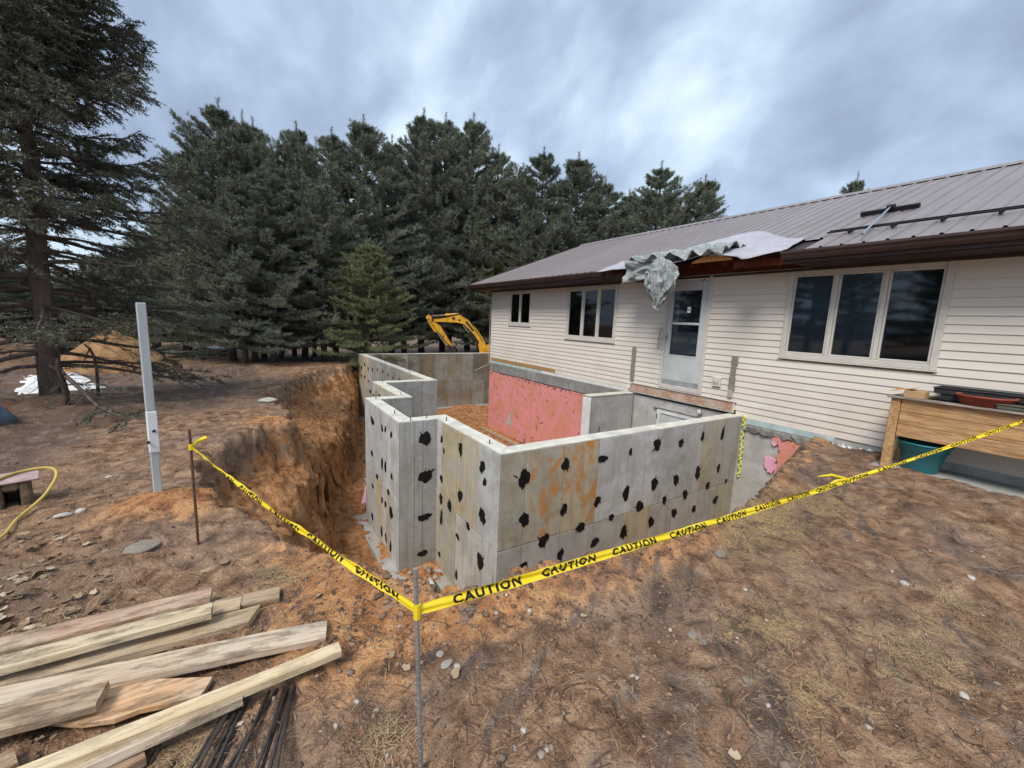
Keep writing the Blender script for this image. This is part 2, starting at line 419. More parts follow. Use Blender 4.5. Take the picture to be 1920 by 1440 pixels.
M['chrome'] = simple('cylinder_rod', (.55, .55, .55), .2, .1, 6, 0, 30, metal=.9)
M['excglass'] = simple('cab_glass', (.02, .03, .035), .1, .1, 3, 0, 10, spec=.6)
M['cedar'] = mat_wood('cedar', (.38, .20, .085), (.58, .35, .17), (.45, .33, .2), .25)
M['cedargray'] = mat_wood('grey_cedar_cap', (.22, .19, .16), (.38, .33, .28))
M['teal'] = simple('teal_plastic', (.012, .145, .165), .4, .15, 5, .06, 30, spec=.5)
M['terracotta'] = simple('terracotta_plastic', (.27, .06, .035), .5, .2, 6, .08, 30)
M['cardboard'] = simple('cardboard', (.46, .29, .14), .85, .12, 6, .1, 40)
M['boxtop'] = simple('orange_box_flap', (.55, .29, .09), .8, .12, 6, .1, 40)
M['tray'] = simple('black_nursery_tray', (.035, .032, .034), .55, .3, 9, .1, 30)
M['traygreen'] = simple('olive_seed_tray', (.10, .10, .075), .7, .3, 9, .1, 30)
M['hose'] = simple('yellow_hose', (.55, .40, .10), .5, .15, 9, .1, 30)
M['block'] = simple('mossy_block', (.17, .125, .075), .95, .5, 12, .8, 40, dist=.015)
M['blockcap'] = simple('pinkish_block_cap', (.42, .30, .29), .85, .3, 9, .3, 30)
M['snow'] = simple('old_snow', (.72, .72, .71), .7, .22, 7, .8, 9, dist=.05)
M['stone'] = simple('field_stone', (.36, .33, .29), .85, .35, 9, .5, 25, dist=.01)
M['stonelight'] = simple('pale_stone', (.47, .44, .39), .85, .15, 9, .3, 25, dist=.01)
M['graystone'] = simple('grey_slab_stone', (.28, .24, .195), .85, .4, 12, .6, 25, dist=.01)
def mat_leaf():
    t = NT('dry_leaf'); g_ = t.n('ShaderNodeNewGeometry'); col = t.ramp(g_.outputs['Random Per Island'], [(0, (.10, .065, .04)), (.4, (.21, .14, .085)), (.75, (.36, .26, .165)), (1, (.52, .44, .34))])
    return t.done(col, .8, spec=.25)
M['leaf'] = mat_leaf()
M['straw'] = simple('dry_straw', (.38, .28, .155), .8, .35, 3, .1, 30)
M['twig'] = simple('twig_bark', (.085, .062, .05), .9, .4, 20, .4, 60)
M['bark'] = simple('conifer_bark', (.12, .088, .072), .95, .5, 9, 1.0, 14, stretch=(1, 1, .35), dist=.04)
M['pine'] = mat_pine('white_pine_needles', (.100, .120, .086), (.210, .232, .168))
M['pinelight'] = mat_pine('sunlit_pine_needles', (.105, .128, .058), (.205, .222, .105))  # yellower copy of the pine needles, sunlight put into the colour
M['spruce'] = mat_pine('spruce_needles', (.070, .078, .056), (.150, .150, .105))
M['deadtwig'] = simple('dead_spruce_twig', (.10, .085, .075), .95, .3, 9, .2, 40)
M['greybin'] = simple('blue_grey_tarp', (.13, .16, .20), .6, .2, 4, .3, 12)
M['caulk'] = simple('yellow_sealant', (.62, .62, .14), .7, .25, 30, .6, 60)
M['lavapaint'] = simple('sticker_paper', (.75, .74, .74), .5, .1, 9, 0, 20)

# ================================================================== GROUND
ZT = 0.17                                   # top of the new concrete wall
FLOOR = -2.15                               # bottom of the excavation
P0 = [(7.4, 2.80), (6.4, 2.45), (5.5, 2.2), (4.5, 2.02), (3.15, 1.82), (2.4, 1.75), (1.6, 1.86), (1.1, 1.92), (.80, 2.02), (.62, 2.4), (.38, 2.9), (.08, 3.6), (-.2, 4.1),
      (-.52, 4.5), (-.5, 4.95), (-.22, 6.18), (.1, 6.6), (.52, 6.8), (.55, 7.6), (.35, 9.6), (.95, 12.3), (2.1, 15.0), (3.2, 15.9), (3.4, 17.2), (13.6, 17.2), (13.6, 2.8)]
P1 = [(7.4, 2.95), (6.4, 2.62), (5.5, 2.37), (4.5, 2.19), (3.15, 1.99), (2.4, 1.93), (1.6, 2.04), (1.1, 2.12), (.92, 2.25), (.80, 2.6), (.6, 3.05), (.3, 3.7), (.05, 4.2),
      (-.18, 4.7), (-.12, 5.2), (.08, 6.0), (.4, 6.35), (.88, 6.7), (.92, 7.6), (.8, 9.6), (1.4, 12.0), (2.6, 14.6), (3.4, 15.6), (3.6, 17.0), (13.4, 17.0), (13.4, 2.95)]
P2 = [(7.4, 3.02), (6.4, 2.70), (5.5, 2.45), (4.5, 2.28), (3.15, 2.08), (2.4, 2.02), (1.6, 2.13), (1.15, 2.2), (1.0, 2.35), (.92, 2.75), (.74, 3.2), (.52, 3.8), (.36, 4.3),
      (.28, 4.8), (.38, 5.5), (.54, 6.2), (.78, 6.9), (1.02, 7.6), (1.26, 8.4), (1.64, 9.6), (2.2, 11.2), (2.75, 13.6), (3.42, 15.5), (3.8, 16.8), (13.2, 16.8), (13.2, 3.02)]
_P1 = list(P1)
for _i in range(11, 21): P1[_i] = tuple(P0[_i][k]*.55+_P1[_i][k]*.45 for k in (0, 1))
P3 = [(7.4, 3.25), (6.4, 2.97), (5.5, 2.75), (4.5, 2.55), (3.15, 2.4), (2.4, 2.38), (1.7, 2.52), (1.3, 2.78), (1.15, 3.1), (1.05, 3.6), (.86, 4.2), (.76, 4.8), (.80, 5.6), (.92, 6.3),
      (1.08, 7.0), (1.28, 7.7), (1.54, 8.5), (1.92, 9.7), (2.5, 11.3), (2.98, 13.6), (3.47, 15.3), (3.9, 16.6), (13.0, 16.6), (13.0, 3.25)]
def sdist(X, Y, P):
    """signed distance, positive inside"""
    d = np.full(X.shape, 1e9); ins = np.zeros(X.shape, bool)
    for i in range(len(P)):
        (x0, y0), (x1, y1) = P[i], P[(i+1) % len(P)]
        ex, ey = x1-x0, y1-y0; t = np.clip(((X-x0)*ex+(Y-y0)*ey)/(ex*ex+ey*ey), 0, 1)
        d = np.minimum(d, np.hypot(X-x0-t*ex, Y-y0-t*ey))
        c = ((y0 > Y) != (y1 > Y)) & (X < (x1-x0)*(Y-y0)/(y1-y0+1e-12)+x0); ins ^= c
    return np.where(ins, d, -d)
IN_FOUND = [(7.1, 3.8), (2.39, 3.8), (2.39, 5.57), (1.83, 5.57), (1.83, 7.28), (2.41, 7.28), (2.41, 9.07), (3.63, 9.07), (3.63, 15.87), (12.6, 15.87), (12.6, 12.4), (7.1, 12.4)]
def height(X, Y):
    wk = .16+.22*sstep(3.2, 4.8, Y)*sstep(12, 9, Y)*sstep(3, 1.8, X); wx = X + wk*fbm(X*1.3, Y*1.3, 5, 3) ; wy = Y + wk*fbm(X*1.3+40, Y*1.3, 6, 3)
    wx = wx + .10*fbm(X*4.5, Y*4.5, 15, 4, .6); wy = wy + .10*fbm(X*4.5+9, Y*4.5, 16, 4, .6)
    # rim near the house and near the stake stays put
    base = -.030*np.clip(Y-7, 0, 17) + .10*sstep(3.2, 6.6, X)*sstep(3.4, 1.5, Y)
    base = base + .05*fbm(X*.5, Y*.5, 1, 3)*sstep(1.5, 4, np.hypot(X, Y))
    base = base + .10*np.exp(-((X+.62)**2+(Y-4.15)**2)/.12) + .22*np.exp(-((X+2.55)**2/.8+(Y-9.0)**2/.5))
    base = base + .035*np.exp(-(((X-.2)*.5)**2+((Y-1.75)/.25)**2))
    d0 = sdist(wx, wy, P0); d1 = sdist(wx, wy, P1); d2 = sdist(wx, wy, P2); d3 = sdist(wx, wy, P3)
    lip = .07*np.exp(-(d0/.22)**2)*sstep(.3, .8, X)*sstep(3.5, 2.5, Y)
    z0 = base + lip
    zb1 = base - .46 - .10*sstep(5, 9, Y); zb2 = zb1 - .30
    zb2 = zb2 + .16*np.clip(fbm(X*2.2, Y*2.2, 21, 3), -.2, 1)
    def lerp(a, b, t): return a+(b-a)*t
    t01 = np.clip(d0/(d0-d1+1e-9), 0, 1); t12 = np.clip(d1/(d1-d2+1e-9), 0, 1); t23 = np.clip(d2/(d2-d3+1e-9), 0, 1)
    z = np.where(d0 <= 0, z0, np.where(d1 <= 0, lerp(z0, zb1, t01**1.3), np.where(d2 <= 0, lerp(zb1, zb2, t12), np.where(d3 <= 0, lerp(zb2, FLOOR+.1, np.clip(t23+.13*np.sin(t23*9.5+4*fbm(X*1.5, Y*1.5, 35, 2)), 0, 1)), FLOOR+.1-.04*np.clip(d3/.3, 0, 1)))))
    z = z + np.where(d0 > -.1, .16*sstep(0, .3, d0+.1)*fbm(X*2.6, Y*2.6, 30, 5, .6), 0)
    fi = sdist(X, Y, IN_FOUND)
    z = np.where(fi > 0, -2.06 + .05*fbm(X*2, Y*2, 33, 4), z)
    # detail relief
    near = sstep(14, 5, Y)
    k = np.where(d2 > 0, 1.4, 1.0)
    z = z + k*(.050*fbm(X*2.1, Y*2.1, 2, 2)*.6 + .030*vnoise(X*6.3, Y*6.3, 3) + .021*vnoise(X*13, Y*13, 4)*(.3+1.5*sstep(-.1, .3, vnoise(X*1.3, Y*1.3, 55))) + .014*vnoise(X*29, Y*29, 8) + .008*vnoise(X*51, Y*51, 9)*near)
    z = z + sstep(2.9, 2.2, Y)*.030*fbm((X*.83+Y*.55)*1.6, (-X*.55+Y*.83)*6, 92, 3)
    # wheel ruts on the far left
    rut = sstep(7.2, 9.0, Y)*sstep(.3, -.6, X-.10*(Y-9))*sstep(20, 15, Y)
    rr = (Y-.35*X)*2.0 + .8*fbm(X*.4, Y*.4, 44, 2)
    z = z + rut*(.13*np.sin(rr*2.2)*(.5+vnoise(X*.9, Y*3, 46)) + .07*fbm(X*2.3, Y*5, 47, 3))
    rut2 = sstep(5.0, 5.8, Y)*sstep(-1.2, -2.0, X)*sstep(8.8, 7.5, Y)
    z = z + rut2*.10*fbm(X*1.4, Y*4.5, 48, 3)
    hs = (X > 7.12) & (X < 15.4) & (Y < 12.35) & (Y > -7.5)
    z = np.where(hs, -2.2, z)
    z = np.where((X > 6.25) & (X <= 7.12) & (Y < 1.75) & (z > .0), .0+.03*vnoise(X*9, Y*9, 3), z)
    far = sstep(30, 70, np.hypot(X, Y)); z = z*(1-far) - .5*far
    return z, d0, d2, fi, base, rut, rut2
def axis(segs):
    o = []
    for a, b, st in segs: o += list(np.arange(a, b-1e-6, st))
    return np.array(o+[segs[-1][1]])
xs = axis([(-900, -200, 100), (-200, -40, 20), (-40, -14, 2.5), (-14, -6, .3), (-6, -3, .09), (-3, -1.2, .045), (-1.2, 3.2, .026), (3.2, 5.2, .036), (5.2, 7.04, .05), (7.04, 7.2, .04), (7.2, 16, .8), (16, 40, 4), (40, 200, 20), (200, 900, 100)])
ys = axis([(-900, -200, 100), (-200, -40, 20), (-40, -8, 3), (-8, -.4, .3), (-.4, 1.0, .035), (1.0, 4.6, .026), (4.6, 8, .04), (8, 12, .06), (12, 19, .1), (19, 30, .4), (30, 60, 3), (60, 200, 20), (200, 900, 100)])
GX, GY = np.meshgrid(xs, ys, indexing='ij')
GZ, D0, D2, FI, BASE, RUT, RUT2 = height(GX, GY)
nx, ny = len(xs), len(ys)
ii = np.arange(nx*ny).reshape(nx, ny)
F = np.stack([ii[:-1, :-1].ravel(), ii[1:, :-1].ravel(), ii[1:, 1:].ravel(), ii[:-1, 1:].ravel()], 1)
_dr = sstep(.12, .5, BASE-GZ)*sstep(0, .12, -FI)*sstep(2.0, 2.2, GY)*((GX < 2.2) | (GY < 3.4))
_d3 = sdist(GX, GY, P3); _dr = _dr*sstep(.12, -.05, _d3)
VX = GX + _dr*(.17*fbm(GY*2.6, GZ*2.6, 95, 4, .6)); VY = GY + _dr*(.15*fbm(GX*2.6+11, GZ*2.6, 96, 4, .6))
gm = raw_mesh('ground', np.stack([VX.ravel(), VY.ravel(), GZ.ravel()], 1), F, True)
drop = BASE-GZ
n_ = vnoise(GX*.8, GY*.8, 70)
clay = sstep(.12, .55, drop)*1.0 + .45*np.exp(-(D0/.35)**2)*sstep(4.4, 2.5, GY) + .9*np.exp(-((GX+.5)**2/.25+(GY-4.15)**2/.14)) + .8*np.exp(-((GX+2.4)**2/.7+(GY-8.8)**2/.3))
clay += .75*np.exp(-((GX-.25)**2/.35+(GY-7.0)**2/.35)) + .5*np.exp(-((GX-.4)**2/.5+(GY-2.25)**2/.5)) + .28*np.exp(-((GX-1.5)**2/3+(GY-1.75)**2/.15)) + .35*sstep(10, 13, GY)*sstep(-1, 2, GX)
clay += .25*n_
bench = (D0 > 0) & (drop < .75)
clay = np.where(bench, clay*.85, clay)
dark = RUT*.66 + RUT2*.75 + .75*np.exp(-((GX+1.35)**2/.5+(GY-3.1)**2/.7)) + .9*np.exp(-((GX-.12)**2/.05+(GY-3.95)**2/.2)) + .35*vnoise(GX*1.7, GY*1.7, 71) + .55*sstep(17, 19, GY)*sstep(-3, 0, GX)
su = (GX*.83+GY*.55); sv = (-GX*.55+GY*.83)
dark += sstep(2.6, 2.0, GY)*sstep(.2, .9, GX)*np.clip(1.2*fbm(su*1.1, sv*4.2, 91, 3), 0, .5) + sstep(2.4, 1.8, GY)*np.clip(1.5*fbm(su*5, sv*14, 93, 2)-.1, 0, .6)
dark += .38*np.exp(-((D0-.1)/.12)**2)*sstep(4.2, 4.8, GY)*sstep(9.5, 8, GY)
straw = np.zeros_like(GX)
STRAW = [(3.55, 1.75, .75, .35, .9), (4.6, 1.5, .9, .5, .55), (2.05, .62, .35, .18, .75), (2.3, .95, .4, .2, .7), (.15, 2.62, .2, .15, .8), (2.9, 1.3, .6, .3, .5), (3.1, .6, .6, .4, .5), (-.1, 4.75, .25, .12, .5), (-.9, 3.3, .4, .2, .4)]
for (sx, sy, a, b, s_) in STRAW: straw += .62*s_*np.exp(-(((GX-sx)/a)**2+((GY-sy)/b)**2))
straw += .25*vnoise(GX*2.5, GY*2.5, 73)*sstep(5, 3, GY)
ca = gm.color_attributes.new('soil', 'FLOAT_COLOR', 'POINT')
ca.data.foreach_set('color', np.stack([np.clip(clay, 0, 1), np.clip(dark, 0, 1), np.clip(straw, 0, 1), np.ones_like(clay)], -1).astype(np.float32).ravel())
tag(put('ground', gm, M['ground']), kind='structure')
def gz(x, y): return float(height(np.array([[x]], float), np.array([[y]], float))[0][0, 0])
def on_ground(px, py, it=12):
    z = 0.0
    for _ in range(it):
        p = atZ(px, py, z); z = .5*z+.5*gz(p[0], p[1])
    return np.array([p[0], p[1], gz(p[0], p[1])])

# ================================================================== NEW CONCRETE FOUNDATION
OUT = [(7.04, 3.70), (2.29, 3.70), (2.29, 5.47), (1.73, 5.47), (1.73, 7.38), (2.31, 7.38), (2.31, 9.17), (3.53, 9.17), (3.53, 15.97), (9.6, 15.97)]
INN = [(7.04, 3.90), (2.49, 3.90), (2.49, 5.67), (1.93, 5.67), (1.93, 7.18), (2.51, 7.18), (2.51, 8.97), (3.73, 8.97), (3.73, 15.77), (9.6, 15.77)]
fw = empty('foundation_wall', (2.29, 3.70, FLOOR), 'new poured concrete foundation wall zigzagging round the dug-out pit beside the house', 'foundation wall')
fw['kind'] = 'thing'
ZB = -2.3
def shrink(pl, d, sgn):   # offset inward a hair so form panels sit proud of the core
    return pl
core = MB()
V = [(x, y, ZB) for x, y in OUT]+[(x, y, ZT-.012) for x, y in OUT]+[(x, y, ZB) for x, y in INN]+[(x, y, ZT-.012) for x, y in INN]
n = len(OUT); Fc = []
for i in range(n-1):
    Fc.append((i, i+1, n+i+1, n+i)); Fc.append((2*n+i, 3*n+i, 3*n+i+1, 2*n+i+1)); Fc.append((n+i, n+i+1, 3*n+i+1, 3*n+i))
Fc += [(0, n, 3*n, 2*n), (n-1, 3*n-1, 4*n-1, 2*n-1)]
core.add(V, Fc); core_o = core.build('wall_core', M['concrete_dark'], fw)
# troweled top, one strip along each run, mitred
for i in range(n-1):
    a0, a1, b0, b1 = OUT[i], OUT[i+1], INN[i], INN[i+1]
    e = .004
    c = [np.array(p) for p in (a0, a1, b1, b0)]
    ctr = sum(c)/4
    t = MB(); K = 14 if i != 7 else 26
    for k in range(K):
        def P(u, s): 
            p0 = np.array(a0)*(1-u)+np.array(a1)*u; p1 = np.array(b0)*(1-u)+np.array(b1)*u
            d = (p1-p0)/np.linalg.norm(p1-p0); return (p0-d*e)*(1-s)+(p1+d*e)*s
        u0, u1 = k/K, (k+1)/K
        zz = [ZT+.006*float(vnoise(P(u, s)[0]*4, P(u, s)[1]*4, 80+i)) for u, s in ((u0, 0), (u1, 0), (u1, 1), (u0, 1))]
        q = [P(u0, 0), P(u1, 0), P(u1, 1), P(u0, 1)]
        V = [(*q[j], zz[j]) for j in range(4)]+[(*q[j], ZT-.013) for j in range(4)]
        t.add(V, [(0, 1, 2, 3), (0, 4, 5, 1), (2, 6, 7, 3)])
    t.build('wall_top', M['concrete_top'], fw)
# form panels
GRAY = (.48, .46, .42); LGT = (.52, .515, .50); TAN = (.47, .425, .33); TAN2 = (.50, .425, .29); BRN = (.30, .25, .185); COOL = (.52, .525, .52)
def panel_run(p0, p1, cuts, cols, side, zs=(-.98,)):
    """cuts: distances along p0->p1; side: outward normal"""
    p0 = np.array(p0); p1 = np.array(p1); L = np.linalg.norm(p1-p0); t = (p1-p0)/L; nrm = np.array(side, float)
    levels = [ZT-.015]+list(zs)+[ZB]
    for i in range(len(cuts)-1):
        for j in range(len(levels)-1):
            a = p0+t*(cuts[i]+.0045); b = p0+t*(cuts[i+1]-.0045); pr = .004+random.random()*.004
            z1, z0 = levels[j]-(.006 if j else 0), levels[j+1]+.006
            ax = [[t[0], t[1], 0], [nrm[0], nrm[1], 0], [0, 0, 1]]
            c = (a+b)/2+nrm*(pr/2-.001)
            mb = MB().obox((c[0], c[1], (z0+z1)/2), (np.linalg.norm(b-a)/2, pr/2+.001, (z1-z0)/2), ax, min(.002, pr/3))
            o = mb.build('form_panel', M['concrete_rust'] if (nrm[1] < -.5 and abs(p0[1]-3.7) < .01 and j == 0 and i in (1, 2)) else M['concrete'], fw)
            col = cols(i, j); k = 1+random.uniform(-.10, .10)
            o.color = (*[min(1, x*k) for x in col], 1)
def cut(L, off, st=.57):
    c = [0]; x = off
    while x < L-.08: c.append(x); x += st
    return c+[L]
# right run, faces the camera
def cr(i, j):
    if j == 0: return [TAN, TAN, TAN2, LGT, LGT, LGT, LGT, TAN, GRAY][min(i, 8)]
    return [GRAY, GRAY, GRAY, GRAY, TAN2, GRAY, GRAY, GRAY, TAN][min(i, 8)]
panel_run((2.29, 3.70), (7.04, 3.70), [0, .33, .89, 1.47, 2.03, 2.60, 3.12, 3.68, 4.22, 4.75], cr, (0, -1))
def cx(i, j): return [[COOL, LGT, TAN2, TAN2, COOL], [LGT, GRAY, GRAY, TAN, TAN]][j][min(i, 4)]
panel_run((2.29, 3.70), (2.29, 5.47), [0, .36, .52, 1.09, 1.60, 1.77], cx, (-1, 0))
panel_run((1.73, 5.47), (2.29, 5.47), [0, .22, .34, .56], lambda i, j: (.40, .395, .38), (0, -1), ())
def ca_(i, j): return [[COOL, LGT, COOL, COOL, LGT, COOL], [COOL, TAN, COOL, TAN2, COOL, COOL]][j][min(i, 5)]
panel_run((1.73, 5.47), (1.73, 7.38), [0, .37, .65, .85, 1.23, 1.62, 1.91], ca_, (-1, 0))
panel_run((2.31, 7.38), (2.31, 9.17), cut(1.79, .3), lambda i, j: random.choice([GRAY, TAN, LGT]), (-1, 0))
panel_run((3.53, 9.17), (3.53, 15.97), cut(6.8, .35), lambda i, j: random.choice([GRAY, TAN, TAN2, LGT, TAN]), (-1, 0))
# inner faces that show
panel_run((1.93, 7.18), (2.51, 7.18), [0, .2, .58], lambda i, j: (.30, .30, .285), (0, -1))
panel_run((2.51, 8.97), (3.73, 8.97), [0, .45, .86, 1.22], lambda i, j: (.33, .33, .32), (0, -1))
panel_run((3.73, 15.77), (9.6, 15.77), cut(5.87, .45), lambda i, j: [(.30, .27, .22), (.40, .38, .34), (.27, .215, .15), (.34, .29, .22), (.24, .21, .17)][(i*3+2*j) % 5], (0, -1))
# footing
ft = MB(); FO = [(7.04, 3.52), (2.11, 3.52), (2.11, 5.29), (1.55, 5.29), (1.55, 7.56), (2.13, 7.56), (2.13, 9.35), (3.35, 9.35), (3.35, 16.15), (9.6, 16.15)]
FI_ = [(7.04, 4.08), (2.67, 4.08), (2.67, 5.85), (2.11, 5.85), (2.11, 7.00), (2.69, 7.00), (2.69, 8.79), (3.91, 8.79), (3.91, 15.59), (9.6, 15.59)]
V = [(x, y, -2.45) for x, y in FO]+[(x, y, -2.065) for x, y in FO]+[(x, y, -2.45) for x, y in FI_]+[(x, y, -2.065) for x, y in FI_]
ft.add(V, [f for i in range(n-1) for f in ((i, i+1, n+i+1, n+i), (2*n+i, 3*n+i, 3*n+i+1, 2*n+i+1), (n+i, n+i+1, 3*n+i+1, 3*n+i))])
ft.build('footing', M['concrete_slab'], fw)
# anchor bolts along the wall top
for (px, py) in [(983, 830), (1123, 806), (1231, 781), (1315, 770), (918, 832), (837, 788), (800, 783), (770, 788), (740, 775), (705, 748), (752, 740), (717, 716), (722, 680), (768, 697)]:
    p = atZ(px, py, ZT+.005); h = .055
    if (px, py) == (705, 748): h = .15
    MB().tube([(p[0], p[1], ZT-.03), (p[0], p[1], ZT+h)], .0075, 7).build('anchor_bolt', M['boltsteel'], fw)
# tar patches over the form ties
def splat(c, u, v, nrm, ru, rv, seed, th=.004):
    r = np.random.default_rng(seed); K = 56; V = []; F_ = []
    ph = r.random(7)*6.28; tilt = r.uniform(-.35, .35)
    rag = np.repeat(r.random(K//2), 2)
    for k in range(K):
        a = 2*math.pi*k/K
        rad = 1+.12*math.sin(2*a+ph[0])+.10*math.sin(3*a+ph[1])+.06*math.sin(5*a+ph[2])
        rad *= .90+.30*rag[(k+1) % K]**3*abs(math.sin(a))**2+.09*r.random()
        x = math.cos(a)*ru*rad; y = math.sin(a)*rv*rad
        x += tilt*y*.7*(ru/max(ru, rv))
        V.append(c+u*x+v*y+nrm*.0005)
    for k in range(K): V.append(V[k]*.93+c*.07+nrm*th*(.6+.4*r.random()))
    for k in range(K): V.append(V[k]*.45+c*.55+nrm*th*(.9+.5*r.random()))
    for k in range(K):
        k2 = (k+1) % K; F_ += [(k, k2, K+k2, K+k), (K+k, K+k2, 2*K+k2, 2*K+k)]
    F_.append(tuple(range(2*K, 3*K))); mb = MB().add(V, F_)
    for q in range(int(r.integers(3, 7))):          # brush bristle strokes round the dab
        a = r.choice([1.57, 1.57, -1.57, r.random()*6.28])+r.normal()*.35; e0 = c+u*math.cos(a)*ru*.7+v*math.sin(a)*rv*.7+u*r.normal()*ru*.3
        dl = (u*math.cos(a+r.normal()*.3)*ru+v*math.sin(a+r.normal()*.3)*rv)*r.uniform(.35, .75); w_ = max(.0025, min(ru, rv)*r.uniform(.05, .16)); sd_ = np.cross(dl/np.linalg.norm(dl), nrm)
        P_ = [e0-sd_*w_, e0+sd_*w_, e0+dl+sd_*w_*.3, e0+dl-sd_*w_*.3]
        mb.add([p_+nrm*.0012 for p_ in P_], [(0, 1, 2, 3)])
    mb.build('tar_patch', M['tar'], fw)
sd = [100]
def tars(lst, ox, oy, sc, plane, val):
    for it in lst:
        x, y, rx, ry = it
        g = atY if plane == 'y' else atX
        off = -.0095
        px, py = ox+x*sc, oy+y*sc
        c = g(px, py, val+off)
        du = g(px+rx*sc, py, val+off)-c; dv = g(px, py+ry*sc, val+off)-c
        u = np.array([1., 0, 0]) if plane == 'y' else np.array([0, 1., 0]); nrm = np.array([0, -1., 0]) if plane == 'y' else np.array([-1., 0, 0])
        ru = abs(du@u); rv = abs(dv[2]); sd[0] += 1
        ru = min(ru, .11)
        splat(c, u, np.array([0, 0, 1.]), nrm, ru*.92, rv*.92, sd[0])
tars([(330, 500, 40, 52), (577, 420, 25, 38), (800, 385, 30, 24), (968, 343, 11, 20), (1128, 300, 26, 36), (1270, 290, 17, 24), (1400, 250, 11, 26), (1520, 235, 11, 36), (330, 750, 34, 40), (567, 690, 23, 34), (768, 640, 19, 34),
      (940, 595, 19, 48), (1110, 535, 21, 38), (1240, 510, 20, 28), (1370, 470, 17, 38), (1495, 440, 9, 28), (1540, 517, 9, 11), (445, 875, 33, 37), (668, 795, 30, 27), (852, 735, 19, 19), (1022, 670, 27, 31), (1170, 632, 15, 24), (1295, 597, 17, 25),
      (1430, 545, 14, 19), (320, 1040, 36, 31), (545, 960, 20, 37), (752, 885, 25, 27), (925, 825, 23, 37), (1090, 765, 18, 34), (1228, 710, 17, 27), (1347, 685, 14, 20), (1475, 632, 14, 23), (1200, 915, 19, 40), (1325, 865, 12, 24), (1445, 815, 15, 22), (1068, 965, 7, 14)],
     880, 740, .3125, 'y', 3.70)
tars([(780, 622, 10, 32), (885, 708, 15, 32), (897, 782, 9, 22), (690, 575, 6, 18), (700, 630, 4, 14), (688, 765, 8, 18), (778, 848, 12, 32), (686, 862, 9, 24), (727, 895, 12, 26), (885, 945, 21, 34), (816, 995, 10, 18), (688, 955, 7, 36),
      (766, 1045, 9, 15), (875, 1165, 18, 42), (760, 1230, 6, 24), (678, 1130, 6, 14), (865, 1355, 17, 16)], 560, 600, .3888, 'x', 2.29)
tars([(610, 572, 46, 30), (612, 755, 40, 34), (607, 950, 46, 18), (598, 1125, 26, 15)], 560, 600, .3888, 'y', 5.47)
tars([(355, 485, 9, 18), (402, 522, 5, 16), (418, 528, 4, 16), (446, 553, 5, 18), (353, 642, 5, 14), (402, 690, 5, 25), (418, 708, 5, 28), (448, 755, 5, 15), (378, 755, 6, 12), (357, 800, 4, 12), (432, 830, 5, 16), (402, 868, 4, 16),
      (418, 888, 5, 16), (445, 930, 8, 30), (355, 948, 4, 20), (400, 1020, 5, 26), (420, 1050, 4, 20), (443, 1095, 5, 25)], 560, 600, .3888, 'x', 1.73)
tars([(303, 230, 3, 8), (318, 215, 3, 10), (335, 235, 3, 8), (355, 240, 3, 10), (378, 240, 3, 6), (405, 250, 3, 8), (430, 265, 3, 6), (455, 280, 3, 7), (486, 288, 6, 6), (303, 268, 3, 6), (318, 275, 3, 8), (336, 295, 3, 6)], 560, 600, .3888, 'x', 3.53)
tars([(362, 302+60, 4, 5), (345, 345, 5, 10), (388, 362, 5, 7)], 560, 600, .3888, 'x', 2.31)
# orange rust bloom and sealant bead
for (px, py, a, b) in [(1118, 870, 9, 22), (1088, 940, 10, 24), (1075, 968, 14, 10), (1110, 905, 7, 16), (1100, 925, 5, 14)]:
    pass
mb = MB(); 
pts = [atX(px, py, 7.02) for px, py in ((1396, 780), (1394, 800), (1390, 830), (1387, 860), (1384, 893))]
r_ = np.random.default_rng(5)
for k in range(60):
    t_ = k/59*4; i = min(int(t_), 3); p = pts[i]*(1-(t_-i))+pts[i+1]*(t_-i)
    mb.lathe([(0, -.014), (.018, -.010), (.022, 0), (.016, .010), (0, .016)], (7.025+r_.uniform(-.012, .004), p[1]-.006+r_.uniform(-.018, .018), p[2]), 6)
mb.build('sealant_bead', M['caulk'], fw)

# ================================================================== HOUSE
HX = 7.05; HY0, HY1 = -6.5, 12.33; SOF = 2.55
EX, EZ = 6.45, 2.72; RX, RZ = 11.3, 4.61; SLP = (RZ-EZ)/(RX-EX); GY1 = 12.9
house = empty('house', (HX, 4.9, 0), 'single storey house with cream lap siding and ribbed brown metal roof', 'house')
OPEN = [(4.49, 5.40, .41, 2.49), (1.485, 3.205, 1.24, 2.49), (6.73, 8.42, 1.23, 2.46), (10.06, 11.2, 1.49, 2.47)]
RV = .1016
k = 0; z = .35
courses = []
while z < SOF: courses.append((z, min(z+RV, SOF), HY0, HY1-.06)); z += RV
courses += [(.35-RV, .35, 5.95+.2, 8.78), (.35-RV, .35, HY0, 3.87), (.35-2*RV, .35-RV, HY0, 3.80)]
for (z0, z1, ya, yb) in courses:
    cuts_ = [(a, b) for (a, b, c, d) in OPEN if c < z1-.01 and d > z0+.01 and b > ya and a < yb]
    segs = [(ya, yb)]
    for a, b in cuts_:
        ns = []
        for s0, s1 in segs:
            if b <= s0 or a >= s1: ns.append((s0, s1)); continue
            if a > s0: ns.append((s0, a))
            if b < s1: ns.append((b, s1))
        segs = ns
    for s0, s1 in segs:
        L = s1-s0; parts_ = [(s0, s1)]
        if L > 4.2:
            mid = s0+L*random.uniform(.35, .65); parts_ = [(s0, mid), (mid+.0015, s1)]
        for a, b in parts_:
            lo = random.uniform(0, .0015)
            prof = [(HX-.021-lo, z0), (HX-.019-lo, z0+.012), (HX-.007, z1+.004), (HX+.004, z1+.004), (HX+.004, z0), (HX-.012, z0-.004)]
            MB().prism(prof, a, b, 'y').build('siding_board', M['siding'], house)
